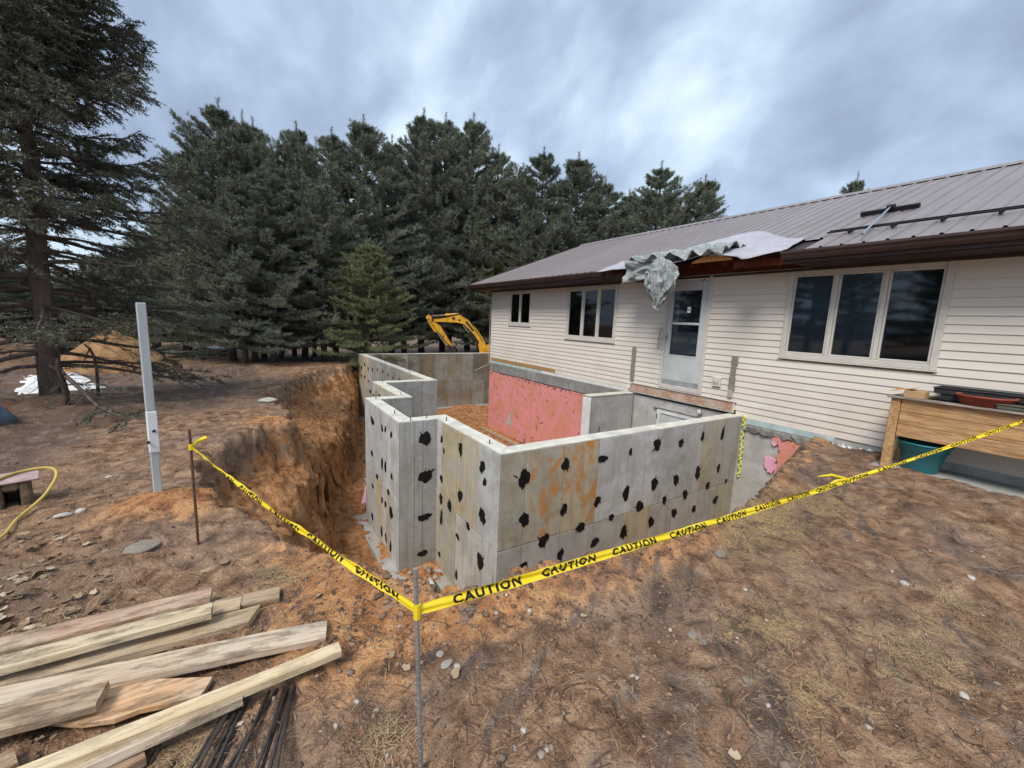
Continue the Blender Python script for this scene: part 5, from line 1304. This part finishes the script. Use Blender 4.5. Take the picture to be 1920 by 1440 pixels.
# nursery trays
for i, (x0, y0, x1, y1, z0, z1, lab) in enumerate([(6.62, -.6, 6.97, 1.30, .914, .985, 'long black nursery tray at the bottom of the stack on the planter'), (6.66, -.65, 6.98, 1.37, .988, 1.04, 'grey topped black tray on the stack against the siding')]):
    mb = MB().box(x0, y0, z0, x1, y1, z0+.012, .003)
    mb.box(x0, y0, z0+.012, x0+.012, y1, z1, .002).box(x1-.012, y0, z0+.012, x1, y1, z1, .002).box(x0+.012, y0, z0+.012, x1-.012, y0+.012, z1, .002).box(x0+.012, y1-.012, z0+.012, x1-.012, y1, z1, .002)
    mb.box(x0-.012, y0-.012, z1, x0+.014, y1+.012, z1+.008, .002).box(x1-.014, y0-.012, z1, x1+.012, y1+.012, z1+.008, .002).box(x0+.014, y1-.014, z1, x1-.014, y1+.012, z1+.008, .002)
    tag(mb.build('nursery_tray', M['tray']), lab, 'tray')
for i, (y0, lab) in enumerate([(.66, 'olive seed tray at the front edge of the planter beside the red pot'), (.44, 'second olive seed tray on the planter edge, nearest the frame edge')]):
    mb = MB().lathe([(.05, 0), (.062, .05), (.068, .052), (.066, .056), (.058, .05), (.046, .005), (0, .005)], (6.46, y0+.07, .914), 4)
    tag(MB().box(6.40, y0, .914, 6.52, y0+.185, .96, .01).box(6.392, y0-.006, .961, 6.528, y0+.191, .968, .003).build('seed_tray', M['traygreen']), lab, 'tray')
rc = (6.58, .95, .90)
tag(MB().lathe([(0, 0), (.175, 0), (.185, .03), (.192, .032), (.196, .06), (.203, .062), (.212, .10), (.225, .102), (.228, .122), (.218, .124), (.203, .105), (.18, .02), (0, .02)], rc, 40).build('flower_pot', M['terracotta'], None, True), 'wide shallow dark red pot on the cedar planter', 'pot')
tcn = (6.66, 1.36, .05)
tpo = empty('flower_pot', tcn, 'teal blue plastic pot standing under the cedar planter', 'pot')
MB().lathe([(0, 0), (.145, 0), (.152, .012), (.205, .245), (.222, .25), (.230, .325), (.236, .335), (.230, .340), (.218, .325), (.20, .245), (.14, .03), (0, .03)], tcn, 40).build('pot_body', M['teal'], tpo, True)
MB().lathe([(.228, .318), (.240, .322), (.243, .336), (.236, .345), (.226, .342)], tcn, 40).build('rim', M['teal'], tpo, True)
# trees standing left of the frame; they show in the window panes
for i in range(9):
    a_ = -32+random.uniform(-4, 4)-i*.6; y_ = -3+i*4.6
    pine((a_, y_, -.2), random.uniform(9, 13), i % 4, i*1.3, ['nearest', 'second nearest', 'third nearest', 'fourth nearest', 'fifth nearest', 'sixth nearest', 'seventh nearest', 'second farthest', 'farthest'][i]+' pine of the row left of the frame, mirrored in the window panes', 'pines mirrored in the window panes', wide=1.4)

# ================================================================== LUMBER AND RODS
def mixw(a, b, k): return tuple(x*(1-k)+y*k for x, y in zip(a, b))
def plank(px0, px1, width, th, zc, mat, label, dz=0.0, roll=0.0, cutend=0.0, name='plank', group='loose boards by the pit', ext=0.0):
    """board lying near the ground between two photo points of its top centre line"""
    a = atZ(*px0, zc); b = atZ(*px1, zc); d = b-a; a = a-d*ext; d = b-a; L = np.linalg.norm(d[:2])
    yaw = math.atan2(d[1], d[0])
    n_ = 10; V = []; c = .004
    r = np.random.default_rng(abs(hash(label)) % 1000 if False else int(px0[0]*3+px0[1]+px1[0]))
    warp = r.uniform(-.004, .004)
    prof = [(-width/2+c, 0), (width/2-c, 0), (width/2, -c), (width/2, -th+c), (width/2-c, -th), (-width/2+c, -th), (-width/2, -th+c), (-width/2, -c)]
    for i in range(n_+1):
        f = i/n_
        for (y, z) in prof:
            x = f*L+(cutend*(y/width) if i == n_ else 0)+r.uniform(-.001, .001)
            V.append((x, y+r.uniform(-.0012, .0012), z+warp*math.sin(f*6)+r.uniform(-.0008, .0008)))
    k = len(prof)
    F_ = [(i*k+j, i*k+(j+1) % k, (i+1)*k+(j+1) % k, (i+1)*k+j) for i in range(n_) for j in range(k)]+[tuple(range(k))[::-1], tuple(range(n_*k, n_*k+k))]
    me = raw_mesh(name, V, F_); bmfix(me)
    o = put(name, me, mat)
    pitch = -math.atan2(d[2]+dz, L)
    o.matrix_world = Matrix.Translation(Vector((a[0], a[1], a[2]))) @ Matrix.Rotation(yaw, 4, 'Z') @ Matrix.Rotation(pitch, 4, 'Y') @ Matrix.Rotation(roll, 4, 'X')
    return tag(o, label, 'plank', group)
M['w_red'] = mat_wood('red_stained_board', (.38, .22, .15), (.54, .37, .27), (.50, .42, .31), .7, mudamt=1.0)
M['w_green'] = mat_wood('pale_greenish_board', (.46, .35, .21), (.68, .55, .37), (.58, .51, .38), .5, mudamt=1.0)
M['w_tan'] = mat_wood('muddy_tan_board', (.34, .24, .14), (.54, .41, .27), (.45, .38, .28), .5, mudamt=0.9)
M['w_gray'] = mat_wood('weathered_grey_board', (.42, .31, .21), (.62, .49, .36), (.60, .52, .42), .6, mudamt=1.0)
M['w_ply'] = mat_wood('orange_plywood', (.52, .29, .14), (.70, .44, .25), (.52, .44, .35), .6, mudamt=1.0)
M['w_pale'] = mat_wood('fresh_pale_stud', (.58, .44, .26), (.74, .60, .40), (.60, .50, .33), .3, mudamt=0.35)
M['w_mud'] = mat_wood('muddy_board', (.28, .185, .115), (.48, .34, .22), (.46, .37, .27), .5, mudamt=1.0)
# zc = height of top face
plank((0, 1207), (396, 1112), .115, .038, .075, M['w_red'], 'red-stained board at the back of the lumber pile', ext=.5)
plank((60, 1212), (452, 1126), .115, .038, .048, M['w_tan'], 'tan board poking out from under the greenish board', ext=.6)
plank((160, 1190), (524, 1108), .10, .038, .042, M['w_mud'], 'short-ended muddy board reaching farthest right at the back of the pile', ext=.4)
plank((0, 1240), (397, 1139), .089, .038, .118, M['w_green'], 'pale greenish-white board lying on top of the back boards', ext=.5)
plank((0, 1272), (478, 1148), .12, .038, .045, M['w_tan'], 'brown board in front of the greenish-white one, pointed end', cutend=.05, ext=.5)
plank((70, 1290), (612, 1178), .125, .038, .060, M['w_gray'], 'whitish weathered board with saw marks in the middle of the pile', ext=.6)
# plywood piece with an irregular outline
pc = [atZ(x, y, .045) for x, y in ((-60, 1286), (60, 1282), (200, 1276), (398, 1269), (388, 1287), (375, 1304), (330, 1316), (262, 1330), (215, 1348), (150, 1357), (80, 1352), (-60, 1372))]
ce = sum(pc)/len(pc); V = [tuple(p-ce) for p in pc]; k = len(V)
me = raw_mesh('plywood_piece', V+[(x, y, z-.02) for x, y, z in V], [tuple(range(k)), tuple(range(2*k-1, k-1, -1))]+[(i, (i+1) % k, k+(i+1) % k, k+i) for i in range(k)]); bmfix(me)
o = put('plywood_piece', me, M['w_ply']); o.location = tuple(ce); tag(o, 'wide orange plywood piece with a broken grey edge in the lumber pile', 'plywood')
plank((-20, 1352), (192, 1296), .12, .038, .105, M['w_mud'], 'muddy board end lying on the orange plywood at the left edge', ext=.4)
plank((60, 1440), (637, 1210), .062, .038, .125, M['w_pale'], 'fresh pale yellow stud lying across the front of the pile', ext=.25)
plank((105, 1446), (453, 1296), .085, .038, .095, M['w_gray'], 'weathered board tucked under the pale yellow stud', ext=.3, roll=-.18)
plank((150, 1470), (268, 1402), .09, .04, .06, M['w_mud'], 'grey board end at the bottom edge under the pale stud', ext=.5)
plank((-60, 1462), (30, 1414), .09, .04, .05, M['w_mud'], 'small board end in the bottom left corner of the photo', ext=.5)
rr_ = np.random.default_rng(9)
RODS = [((543, 1282), (490, 1450)), ((552, 1284), (505, 1452)), ((533, 1290), (474, 1455)), ((520, 1292), (420, 1450)), ((505, 1296), (432, 1455)), ((548, 1300), (520, 1455)), ((470, 1300), (408, 1448)), ((458, 1302), (385, 1446)), ((446, 1306), (372, 1440)), ((440, 1312), (362, 1436)), ((462, 1310), (398, 1452)), ((428, 1330), (368, 1452))]
ROWS = ['rightmost dark steel rod of the bundle under the pale stud', 'second dark steel rod from the right in the bundle', 'third dark steel rod from the right in the bundle', 'long dark rod slanting left across the middle of the bundle', 'second slanting rod in the middle of the bundle', 'short dark rod at the bottom right of the bundle', 'dark rod left of the slanting rods', 'second dark rod left of the slanting rods', 'third dark rod left of the slanting rods', 'leftmost but one dark rod of the bundle', 'dark rod lying between the left rods of the bundle', 'leftmost dark steel rod of the bundle']
for i, (a_, b_) in enumerate(RODS):
    za = .030+.012*(i % 3); A = atZ(*a_, za); B = atZ(*b_, za+.004); B = A+(B-A)*1.35
    mid_ = (A+B)/2+np.array([rr_.normal()*.004, rr_.normal()*.004, 0])
    tag(MB().tube([A, mid_, B], .0066, 8).build('steel_rod', M['darksteel'], None, True), ROWS[i], 'rod', 'steel rods in the foreground bundle')

# ================================================================== STONES AND SMALL THINGS ON THE GROUND
def rock_mesh(seed, flat=.6, sub=2):
    bm = bmesh.new(); bmesh.ops.create_icosphere(bm, subdivisions=sub, radius=1); r = np.random.default_rng(seed); ph = r.random(9)*6.28; dirs = nrmz(r.normal(size=(9, 3))); cl = r.uniform(.55, .9, 9)
    for v in bm.verts:
        p = np.array(v.co); 
        for k in range(9):
            dd = p@dirs[k]
            if dd > cl[k]: p = p-dirs[k]*(dd-cl[k])*.85
        p *= 1+.05*math.sin(p[0]*7+ph[0])*math.sin(p[1]*6+ph[1]); p[2] *= flat; v.co = p
    me = bpy.data.meshes.new('stone'); bm.to_mesh(me); bm.free(); return me
def rock(px, py, size, mat, label, seed, flat=.6, rot=0, asp=1.0, sink=.35, name='stone'):
    p = on_ground(px, py); me = rock_mesh(seed, flat, 3 if size > .06 else 2); o = put(name, me, mat)
    o.location = (p[0], p[1], p[2]+size*flat*(1-sink)*.6); o.scale = (size*asp, size, size); o.rotation_euler = (0, 0, rot)
    return tag(o, label, 'stone', 'stones lying on the bare soil')
rock(262, 1030, .085, M['graystone'], 'flat grey slab stone left of the rusty stake', 1, .28, .5, 1.5, .1)
rock(503, 752, .11, M['stonelight'], 'pale rounded stone on the rim of the dug bank', 2, .5, .2, 1.4)
rock(152, 960, .035, M['stonelight'], 'pale stone beside the crumpled white scrap on the left', 3, .7)
rock(118, 968, .035, M['stonelight'], 'white crumpled lump near the mossy block', 4, .55, .3, 1.6)
rock(1397, 1107, .016, M['stonelight'], 'small white stone below the straw patch on the right', 5)
rock(1806, 1306, .020, M['stonelight'], 'white oval stone at the lower right', 6, .6, .5, 1.5)
rock(1696, 1096, .028, M['stonelight'], 'white stone in the middle of the right yard', 7)
rock(1822, 1084, .024, M['stonelight'], 'white stone chip right of the other white stone', 8, .5, .4, 1.5)
rock(825, 1228, .020, M['stone'], 'tan pebble in the small cluster right of the foreground stake', 9)
rock(838, 1247, .026, M['stone'], 'brown stone in the small cluster right of the foreground stake', 10, .5, .5, 1.3)
rock(857, 1252, .018, M['stonelight'], 'pale pebble in the small cluster right of the foreground stake', 11)
rock(981, 1371, .014, M['stonelight'], 'single white pebble left of the buried ring', 12, .7, 1.2, 1.4)
rock(993, 1147, .014, M['stonelight'], 'upright white pebble near the rim below the concrete corner', 13, 1.0)
rock(1398, 1276, .022, M['graystone'], 'grey stone by the pale broken clump in the foreground', 14)
rock(1300, 1190, .030, M['graystone'], 'pale grey mortar lump in the foreground right of centre', 15, .4, .3, 1.6)
rock(1318, 1205, .024, M['graystone'], 'second pale mortar lump beside the first', 16, .4)
rock(1350, 908+130, .04, M['graystone'], 'grey crust of mortar below the straw patch', 17, .25, .3, 1.7)
rock(205, 895, .03, M['stonelight'], 'small pale stone on the dirt left of the post', 18, .4)
rock(450, 880, .05, M['stonelight'], 'pale stone on the bench below the tape', 19, .5)
rock(468, 890, .045, M['stone'], 'tan stone on the bench beside the pale one', 20, .5)
# buried ring
p = on_ground(1102, 1318); K = 48
mb = MB(); pts = [np.array([p[0]+.115*math.cos(6.283*i/K), p[1]+.115*math.sin(6.283*i/K), gz(p[0]+.115*math.cos(6.283*i/K), p[1]+.115*math.sin(6.283*i/K))+.002+.004*math.sin(i*.5)]) for i in range(K+1)]
mb.tube(pts, .0042, 6, False); tag(mb.build('buried_ring', M['rust'], None, True), 'rusty round rim half buried in the foreground dirt', 'ring')
# mossy block with a square hole at the left edge, hose over it
b0 = on_ground(20, 985); 
blk = empty('concrete_block', (-1.55, 4.75, gz(-1.55, 4.75)), 'half buried mossy block with a dark square opening at the left edge', 'block')
g_ = gz(-1.55, 4.75); A = atZ(-40, 968, g_); B = atZ(62, 948, g_); dv = (B-A); dv[2] = 0; L_ = np.linalg.norm(dv); ux = dv/L_; uy = np.array([-ux[1], ux[0], 0])
def bb(u0, u1, v0, v1, z0, z1, name, mat, c=.015):
    ce_ = A+ux*(u0+u1)/2+uy*(v0+v1)/2; return MB().obox((ce_[0], ce_[1], g_+(z0+z1)/2), ((u1-u0)/2, (v1-v0)/2, (z1-z0)/2), [ux, uy, [0, 0, 1]], c).build(name, mat, blk)
Lb = L_
bb(0, Lb*.46, 0, .24, -.1, .20, 'block_side', M['block']); bb(Lb*.78, Lb*1.0, 0, .24, -.1, .20, 'block_side', M['block'])
bb(Lb*.46, Lb*.78, .0, .24, .14, .198, 'block_lintel', M['block']); bb(Lb*.46, Lb*.78, .15, .23, -.1, .139, 'opening_shade', M['black']); bb(Lb*.46, Lb*.78, 0, .148, -.1, .02, 'block_sill', M['block'])  # black back plate paints the shade inside the square opening
bb(-.1, Lb*1.22, -.01, .26, .202, .228, 'block_cap', M['blockcap'], .012)
hz = [(-30, 912), (0, 897), (40, 884), (80, 877), (100, 879), (106, 888), (100, 905), (82, 930), (60, 950), (30, 975), (10, 1000), (-30, 1030)]
hp = []
for i, (x, y) in enumerate(hz):
    zq = [.242, .242, .242, .242, .24, .22, .17, .10, .05, .03, .02, .02][i]; hp.append(atZ(x, y, g_+zq))
hs_ = []
for i in range(len(hp)-1):
    for f in np.linspace(0, 1, 5)[:-1]:
        p0, p1, p2, p3 = hp[max(i-1, 0)], hp[i], hp[i+1], hp[min(i+2, len(hp)-1)]
        hs_.append(.5*((2*p1)+(-p0+p2)*f+(2*p0-5*p1+4*p2-p3)*f*f+(-p0+3*p1-3*p2+p3)*f**3))
tag(MB().tube(hs_, .011, 7).build('hose', M['hose'], None, True), 'yellow hose looped over the mossy block at the left edge', 'hose')
# dirt pile, snow, debris, bent sapling on the far left
def mound(name, cx_, cy_, rx, ry, h, mat, label, cat, zg, seed, pw=1.2, kind=None):
    n1_, n2_ = 40, 40; V = []
    for i in range(n1_+1):
        for j in range(n2_+1):
            u, v = i/n1_*2-1, j/n2_*2-1; rr2 = math.hypot(u, v)*(1+.25*float(fbm(u*1.5+seed, v*1.5, seed, 3)))
            hh = max(0, 1-rr2)**pw
            V.append((cx_+u*rx, cy_+v*ry, zg+h*hh+(.06*h*float(fbm(u*6, v*6, seed+1, 4)) if hh > 0 else -.15)))
    o_ = MB().add(V, [(i*(n2_+1)+j, (i+1)*(n2_+1)+j, (i+1)*(n2_+1)+j+1, i*(n2_+1)+j+1) for i in range(n1_) for j in range(n2_)]).build(name, mat, None, True)
    if kind: tag(o_, kind=kind)
    else: tag(o_, label, cat)
    return o_
M['sand'] = simple('tan_spoil', (.30, .17, .08), .95, .35, 3, .8, 14, dist=.04)
M['spoil'] = simple('brown_spoil', (.17, .105, .066), .95, .5, 3, .9, 10, dist=.05)
c_ = atZ(212, 704, -.3); mound('dirt_pile', c_[0]-.15, c_[1]+1.1, 1.45, 1.4, 1.30, M['sand'], 'tan pile of dug dirt behind the spruce trunk', 'dirt pile', -.35, 31, .78)
c_ = atZ(20, 700, -.3); mound('dirt_pile', c_[0]-.8, c_[1]+1, 2.2, 1.8, 1.1, M['spoil'], 'low brown dirt heap at the far left edge beyond the snow', 'dirt pile', -.35, 33, 1.0)
def snowpatch(pix, zg, seed):
    c0 = [atZ(x, y, zg) for x, y in pix]; ce_ = sum(c0)/len(c0); n_ = 60; V = [(ce_[0], ce_[1], gz(ce_[0], ce_[1])+.05)]
    ang = []; 
    for i in range(n_):
        f = i/n_*len(c0); k_ = int(f); q_ = c0[k_]*(1-(f-k_))+c0[(k_+1) % len(c0)]*(f-k_); ang.append(q_)
    for ring in (.35, .7, .92, 1.0):
        for i in range(n_):
            q_ = ce_+(ang[i]-ce_)*ring*(1+.10*float(vnoise(i*.9, seed, seed))*ring); 
            V.append((q_[0], q_[1], gz(q_[0], q_[1])+(.045*(1-ring**3) if ring < 1 else -.03)+.02*float(vnoise(q_[0]*3, q_[1]*3, 5))))
    F_ = [(0, 1+i, 1+(i+1) % n_) for i in range(n_)]+[(1+r_*n_+i, 1+r_*n_+(i+1) % n_, 1+(r_+1)*n_+(i+1) % n_, 1+(r_+1)*n_+i) for r_ in range(3) for i in range(n_)]
    tag(MB().add(V, F_).build('snow', M['snow'], None, True), kind='structure')
snowpatch([(20, 737), (40, 700), (95, 684), (150, 697), (205, 725), (160, 732), (90, 730), (60, 738)], -.12, 3)
snowpatch([(280, 660), (300, 653), (350, 650), (440, 645), (520, 648), (430, 656), (350, 660), (310, 663)], -.42, 7)
for i, (px, py, L2, an) in enumerate([(355, 668, 1.6, .3), (385, 664, 1.9, .1), (330, 672, 1.2, .5), (400, 670, 1.4, -.2)]):
    p = on_ground(px, py); d = np.array([math.cos(an-.55), math.sin(an-.55), .03])
    tag(MB().tube([p-d*L2/2+np.array([0, 0, .1]), p+np.array([0, .05, .13+.05*(i % 2)]), p+d*L2/2+np.array([0, 0, .12])], [.09, .10, .07], 8).build('fallen_log', M['bark'], None, True),
        ['fallen log at the left of the debris before the far snow', 'longest fallen log in the debris before the far snow', 'short fallen log nearest the grey post', 'fallen log at the right end of the far debris'][i], 'log', 'fallen logs at the edge of the pines')
q0 = on_ground(184, 745); yq = q0[1]; pts = [q0-np.array([0, 0, .1])]+[atY(x, y, yq) for x, y in ((183, 720), (181, 690), (176, 668), (168, 654), (158, 645))]
tag(MB().tube(pts, [.024, .024, .022, .020, .017, .012], 7).tube([pts[4], pts[4]+np.array([-.1, 0, -.25])], [.012, .006], 5).build('sapling', M['twig'], None, True), 'thin dead sapling bent over beside the spruce trunk', 'sapling')
q0 = on_ground(128, 760); pts = [q0-np.array([0, 0, .1])]+[atY(x, y, q0[1]) for x, y in ((125, 745), (117, 715), (108, 690), (107, 672))]
tag(MB().tube(pts, [.035, .033, .03, .026, .02], 7).build('leaning_branch', M['twig'], None, True), 'grey dead branch leaning against the spruce trunk', 'branch')
q0 = on_ground(5, 800)
mb = MB().lathe([(.34*math.sin(a_), .36*math.cos(a_)) for a_ in np.linspace(1.75, .02, 14)], (0, 0, 0), 36)
mb.v = [(x*(1+.7*float(fbm(x*4+3, y*4+z*5, 61, 4)))+q0[0]-.32, y*(1+.7*float(fbm(x*4+9, y*4+z*5, 62, 4)))+q0[1]+.2, z*(1+.5*float(fbm(x*5, y*5, 63, 4)))+q0[2]) for x, y, z in mb.v]
tag(mb.build('covered_heap', M['greybin'], None, True), 'blue-grey tarp covered heap at the left frame edge', 'heap')
# pit litter: hose, foam scrap, board
pts = [atZ(x, y, -2.02) for x, y in ((806, 1086), (812, 1098), (822, 1112), (835, 1125), (850, 1140))]
tag(MB().tube(pts, .03, 8).build('drain_pipe', M['whitepaint'], None, True), 'white drain pipe lying at the bottom of the pit corner', 'pipe')
pts = [atZ(x, y, -1.95) for x, y in ((686, 910), (690, 905), (692, 945), (677, 948), (682, 930))]
tag(MB().add(pts+[p+np.array([0, 0, .04]) for p in pts], [(0, 1, 2, 3, 4), (9, 8, 7, 6, 5)]+[(i, (i+1) % 5, 5+(i+1) % 5, 5+i) for i in range(5)]).build('foam_scrap', M['pinkscrap']), 'pink foam scrap lying in the trench by the wall', 'foam')
A_, B_ = atZ(925, 792, -2.0), atZ(985, 832, -2.0)
# board along the foot of the pink wall
tag(MB().box(6.55, 7.2, -2.05, 6.66, 12.0, -1.97, .006).build('footing_board', M['w_mud']), 'long muddy board at the foot of the pink foam wall', 'board')
A_ = atY(905, 708, 15.3); B_ = atY(919, 697, 15.3)

# ---- uncountable litter
def scatter_px(n_, x0, y0, x1, y1, seed, keep=None):
    r = np.random.default_rng(seed); O = []
    while len(O) < n_:
        px, py = r.uniform(x0, x1), r.uniform(y0, y1)
        if keep and not keep(px, py): continue
        p = atZ(px, py, 0.0); O.append((p[0], p[1]))
    return np.array(O)
def hgt(P): return height(P[:, 0][None, :].copy(), P[:, 1][None, :].copy())[0][0]
def ground_blades(name, P, mat, Lr, Wr, lift, seed, curl=False):
    r = np.random.default_rng(seed); Z = hgt(P); n_ = len(P); az = r.random(n_)*6.283; el = np.abs(r.normal(size=n_))*lift
    D = np.stack([np.cos(az)*np.cos(el), np.sin(az)*np.cos(el), np.sin(el)], 1); L = r.uniform(*Lr, n_); Wd = r.uniform(*Wr, n_)
    B = np.stack([P[:, 0], P[:, 1], Z+.004], 1); S_ = np.stack([-np.sin(az), np.cos(az), np.zeros(n_)], 1)
    M1 = B+D*L[:, None]*.5+np.array([0, 0, 1])*L[:, None]*.06; E_ = B+D*L[:, None]-np.array([0, 0, 1])*L[:, None]*.08*np.sign(el)[:, None]
    E_[:, 2] = np.maximum(E_[:, 2], hgt(E_[:, :2])+.003); M1[:, 2] = np.maximum(M1[:, 2], hgt(M1[:, :2])+.003)
    h2 = S_*Wd[:, None]/2
    V = np.stack([B-h2, B+h2, M1+h2, M1-h2, E_+h2*.4, E_-h2*.4], 1).reshape(-1, 3); b = np.arange(n_)*6
    F_ = np.concatenate([np.stack([b, b+1, b+2, b+3], 1), np.stack([b+3, b+2, b+4, b+5], 1)], 0)
    return tag(put(name, raw_mesh(name, V, F_), mat), kind='stuff')
r = np.random.default_rng(77); CL = []
for (sx, sy, a, b, s_) in STRAW: CL.append(np.stack([sx+a*.6*r.normal(size=int(330*s_)), sy+b*.6*r.normal(size=int(330*s_))], 1))
for px, py, n_, sp_ in ((1790, 1118, 420, .07), (1730, 1235, 500, .10), (1500, 960, 700, .22), (510, 1070, 260, .05), (1420, 1010, 300, .12), (345, 935, 120, .05), (120, 1160, 200, .12), (1270, 1100, 120, .08), (340, 1430, 150, .06), (730, 1380, 160, .07), (1880, 1180, 250, .12), (1850, 1010, 200, .15)):
    p = atZ(px, py, 0); CL.append(np.stack([p[0]+sp_*r.normal(size=n_), p[1]+sp_*.8*r.normal(size=n_)], 1))
CL.append(scatter_px(1500, 0, 900, 1920, 1440, 5)); PA = np.concatenate(CL)
dd = sdist(PA[:, 0], PA[:, 1], P0); PA = PA[(dd < -.02) & (PA[:, 1] > .05)]
ground_blades('dead_grass', PA, M['straw'], (.02, .065), (.0012, .0026), .22, 6)
PB = scatter_px(900, 0, 980, 1920, 1440, 8); PB = PB[sdist(PB[:, 0], PB[:, 1], P0) < -.02]
ground_blades('fallen_twigs', PB, M['twig'], (.03, .14), (.002, .004), .12, 9)
PL = np.concatenate([scatter_px(170, -60, 1000, 210, 1185, 10), scatter_px(40, 0, 1000, 900, 1440, 11), scatter_px(12, 900, 1100, 1920, 1440, 12)]); PL = PL[sdist(PL[:, 0], PL[:, 1], P0) < -.02]
def leaves(P, seed):
    r = np.random.default_rng(seed); Z = hgt(P); V = []; F_ = []
    for (x, y), z in zip(P, Z):
        L = r.uniform(.025, .065); W = L*r.uniform(.35, .6); az = r.random()*6.28; tl = r.normal()*.35; K = 14; cu = r.uniform(-.5, .7); b = len(V)
        ca_, sa_ = math.cos(az), math.sin(az)
        for k in range(K):
            a_ = 6.283*k/K; lob = 1+.28*math.cos(a_*5+r.random())*(abs(math.sin(a_))) ; u = L/2*math.cos(a_)*(1+.1*r.random()); v = W/2*math.sin(a_)*lob*(1+.2*r.random())
            h = cu*(v*v/W+u*u/L*.5)*2.2+tl*v+abs(tl)*W/2+.004+r.random()*.003
            V.append((x+u*ca_-v*sa_, y+u*sa_+v*ca_, z+max(.003, h)))
        V.append((x, y, z+.006+abs(tl)*W/2)); F_ += [(b+k, b+(k+1) % K, b+K) for k in range(K)]
    return tag(put('fallen_leaves', raw_mesh('fallen_leaves', V, np.array(F_)), M['leaf']), kind='stuff')
leaves(PL, 13)
def gravel(name, P, smin, smax, mat, seed, pw=2.2, zoff=0):
    r = np.random.default_rng(seed); bm = bmesh.new(); bmesh.ops.create_icosphere(bm, subdivisions=1, radius=1); bv = np.array([v.co[:] for v in bm.verts]); bf = np.array([[v.index for v in f.verts] for f in bm.faces]); bm.free()
    n_ = len(P); s_ = smin+(smax-smin)*r.random(n_)**pw; Z = hgt(P)
    sc = s_[:, None]*np.stack([r.uniform(.7, 1.4, n_), r.uniform(.7, 1.3, n_), r.uniform(.45, .8, n_)], 1); an = r.random(n_)*6.28
    V = bv[None]*(1+.30*r.normal(size=(n_, len(bv), 1)).clip(-1.3, 1.6))*sc[:, None, :]
    x = V[..., 0]*np.cos(an)[:, None]-V[..., 1]*np.sin(an)[:, None]; y = V[..., 0]*np.sin(an)[:, None]+V[..., 1]*np.cos(an)[:, None]
    V = np.stack([x+P[:, 0][:, None], y+P[:, 1][:, None], V[..., 2]+(Z+s_*.15+zoff)[:, None]], -1).reshape(-1, 3)
    F_ = (bf[None]+(np.arange(n_)*len(bv))[:, None, None]).reshape(-1, 3)
    return tag(put(name, raw_mesh(name, V, F_), mat), kind='stuff')
def mat_clod():
    t = NT('soil_crumbs'); g_ = t.n('ShaderNodeNewGeometry'); col = t.ramp(g_.outputs['Random Per Island'], [(0, (.10, .065, .045)), (.35, (.19, .125, .085)), (.75, (.26, .17, .115)), (1, (.32, .19, .12))])
    return t.done(col, .95, t.bump(t.noise(t.coord((1, 1, 1), rand=False), 90, 3), .5, .006), spec=.15)
def mat_peb():
    t = NT('mixed_pebbles'); g_ = t.n('ShaderNodeNewGeometry'); col = t.ramp(g_.outputs['Random Per Island'], [(0, (.14, .10, .08)), (.4, (.26, .20, .16)), (.75, (.34, .28, .235)), (.95, (.42, .37, .33)), (1, (.55, .51, .46))])
    return t.done(col, .85, spec=.3)
M['clod'] = mat_clod(); M['pebble'] = mat_peb()
CP = np.concatenate([scatter_px(3200, 0, 900, 1920, 1440, 41), scatter_px(2400, 560, 980, 1300, 1230, 42), scatter_px(1500, 0, 720, 560, 960, 43)])
gravel('soil_crumbs', CP, .003, .014, M['clod'], 44, 3.4)
r = np.random.default_rng(45)
# clods on the cut bank and the bench
BK = []
for a_, b_ in zip(P1[8:21], P2[8:21]):
    f = r.random((110, 1)); BK.append(np.array(a_)*(1-f)+np.array(b_)*f+r.normal(size=(110, 2))*.18)
for a_, b_ in zip(P0[:10], P1[:10]):
    f = r.random((160, 1)); BK.append(np.array(a_)*(1-f)+np.array(b_)*f+np.stack([r.normal(size=160)*.3, r.normal(size=160)*.10], 1))
BKA = np.concatenate(BK); gravel('dirt_clods', BKA[r.random(len(BKA)) < .6], .005, .024, M['clod'], 46, 3.0)
GP = np.concatenate([scatter_px(380, 0, 900, 1920, 1440, 47), np.stack([r.uniform(1.05, 1.7, 350), r.uniform(4.6, 6.2, 350)], 1), np.stack([r.uniform(.1, 1.1, 160), r.uniform(5.0, 8.6, 160)], 1)])
gravel('pebbles', GP, .003, .016, M['pebble'], 48, 2.6)
RG = np.stack([r.uniform(1.2, 2.2, 90), r.uniform(4.0, 6.0, 90)], 1)
gravel('concrete_rubble', RG, .012, .045, M['graystone'], 49, 1.8)
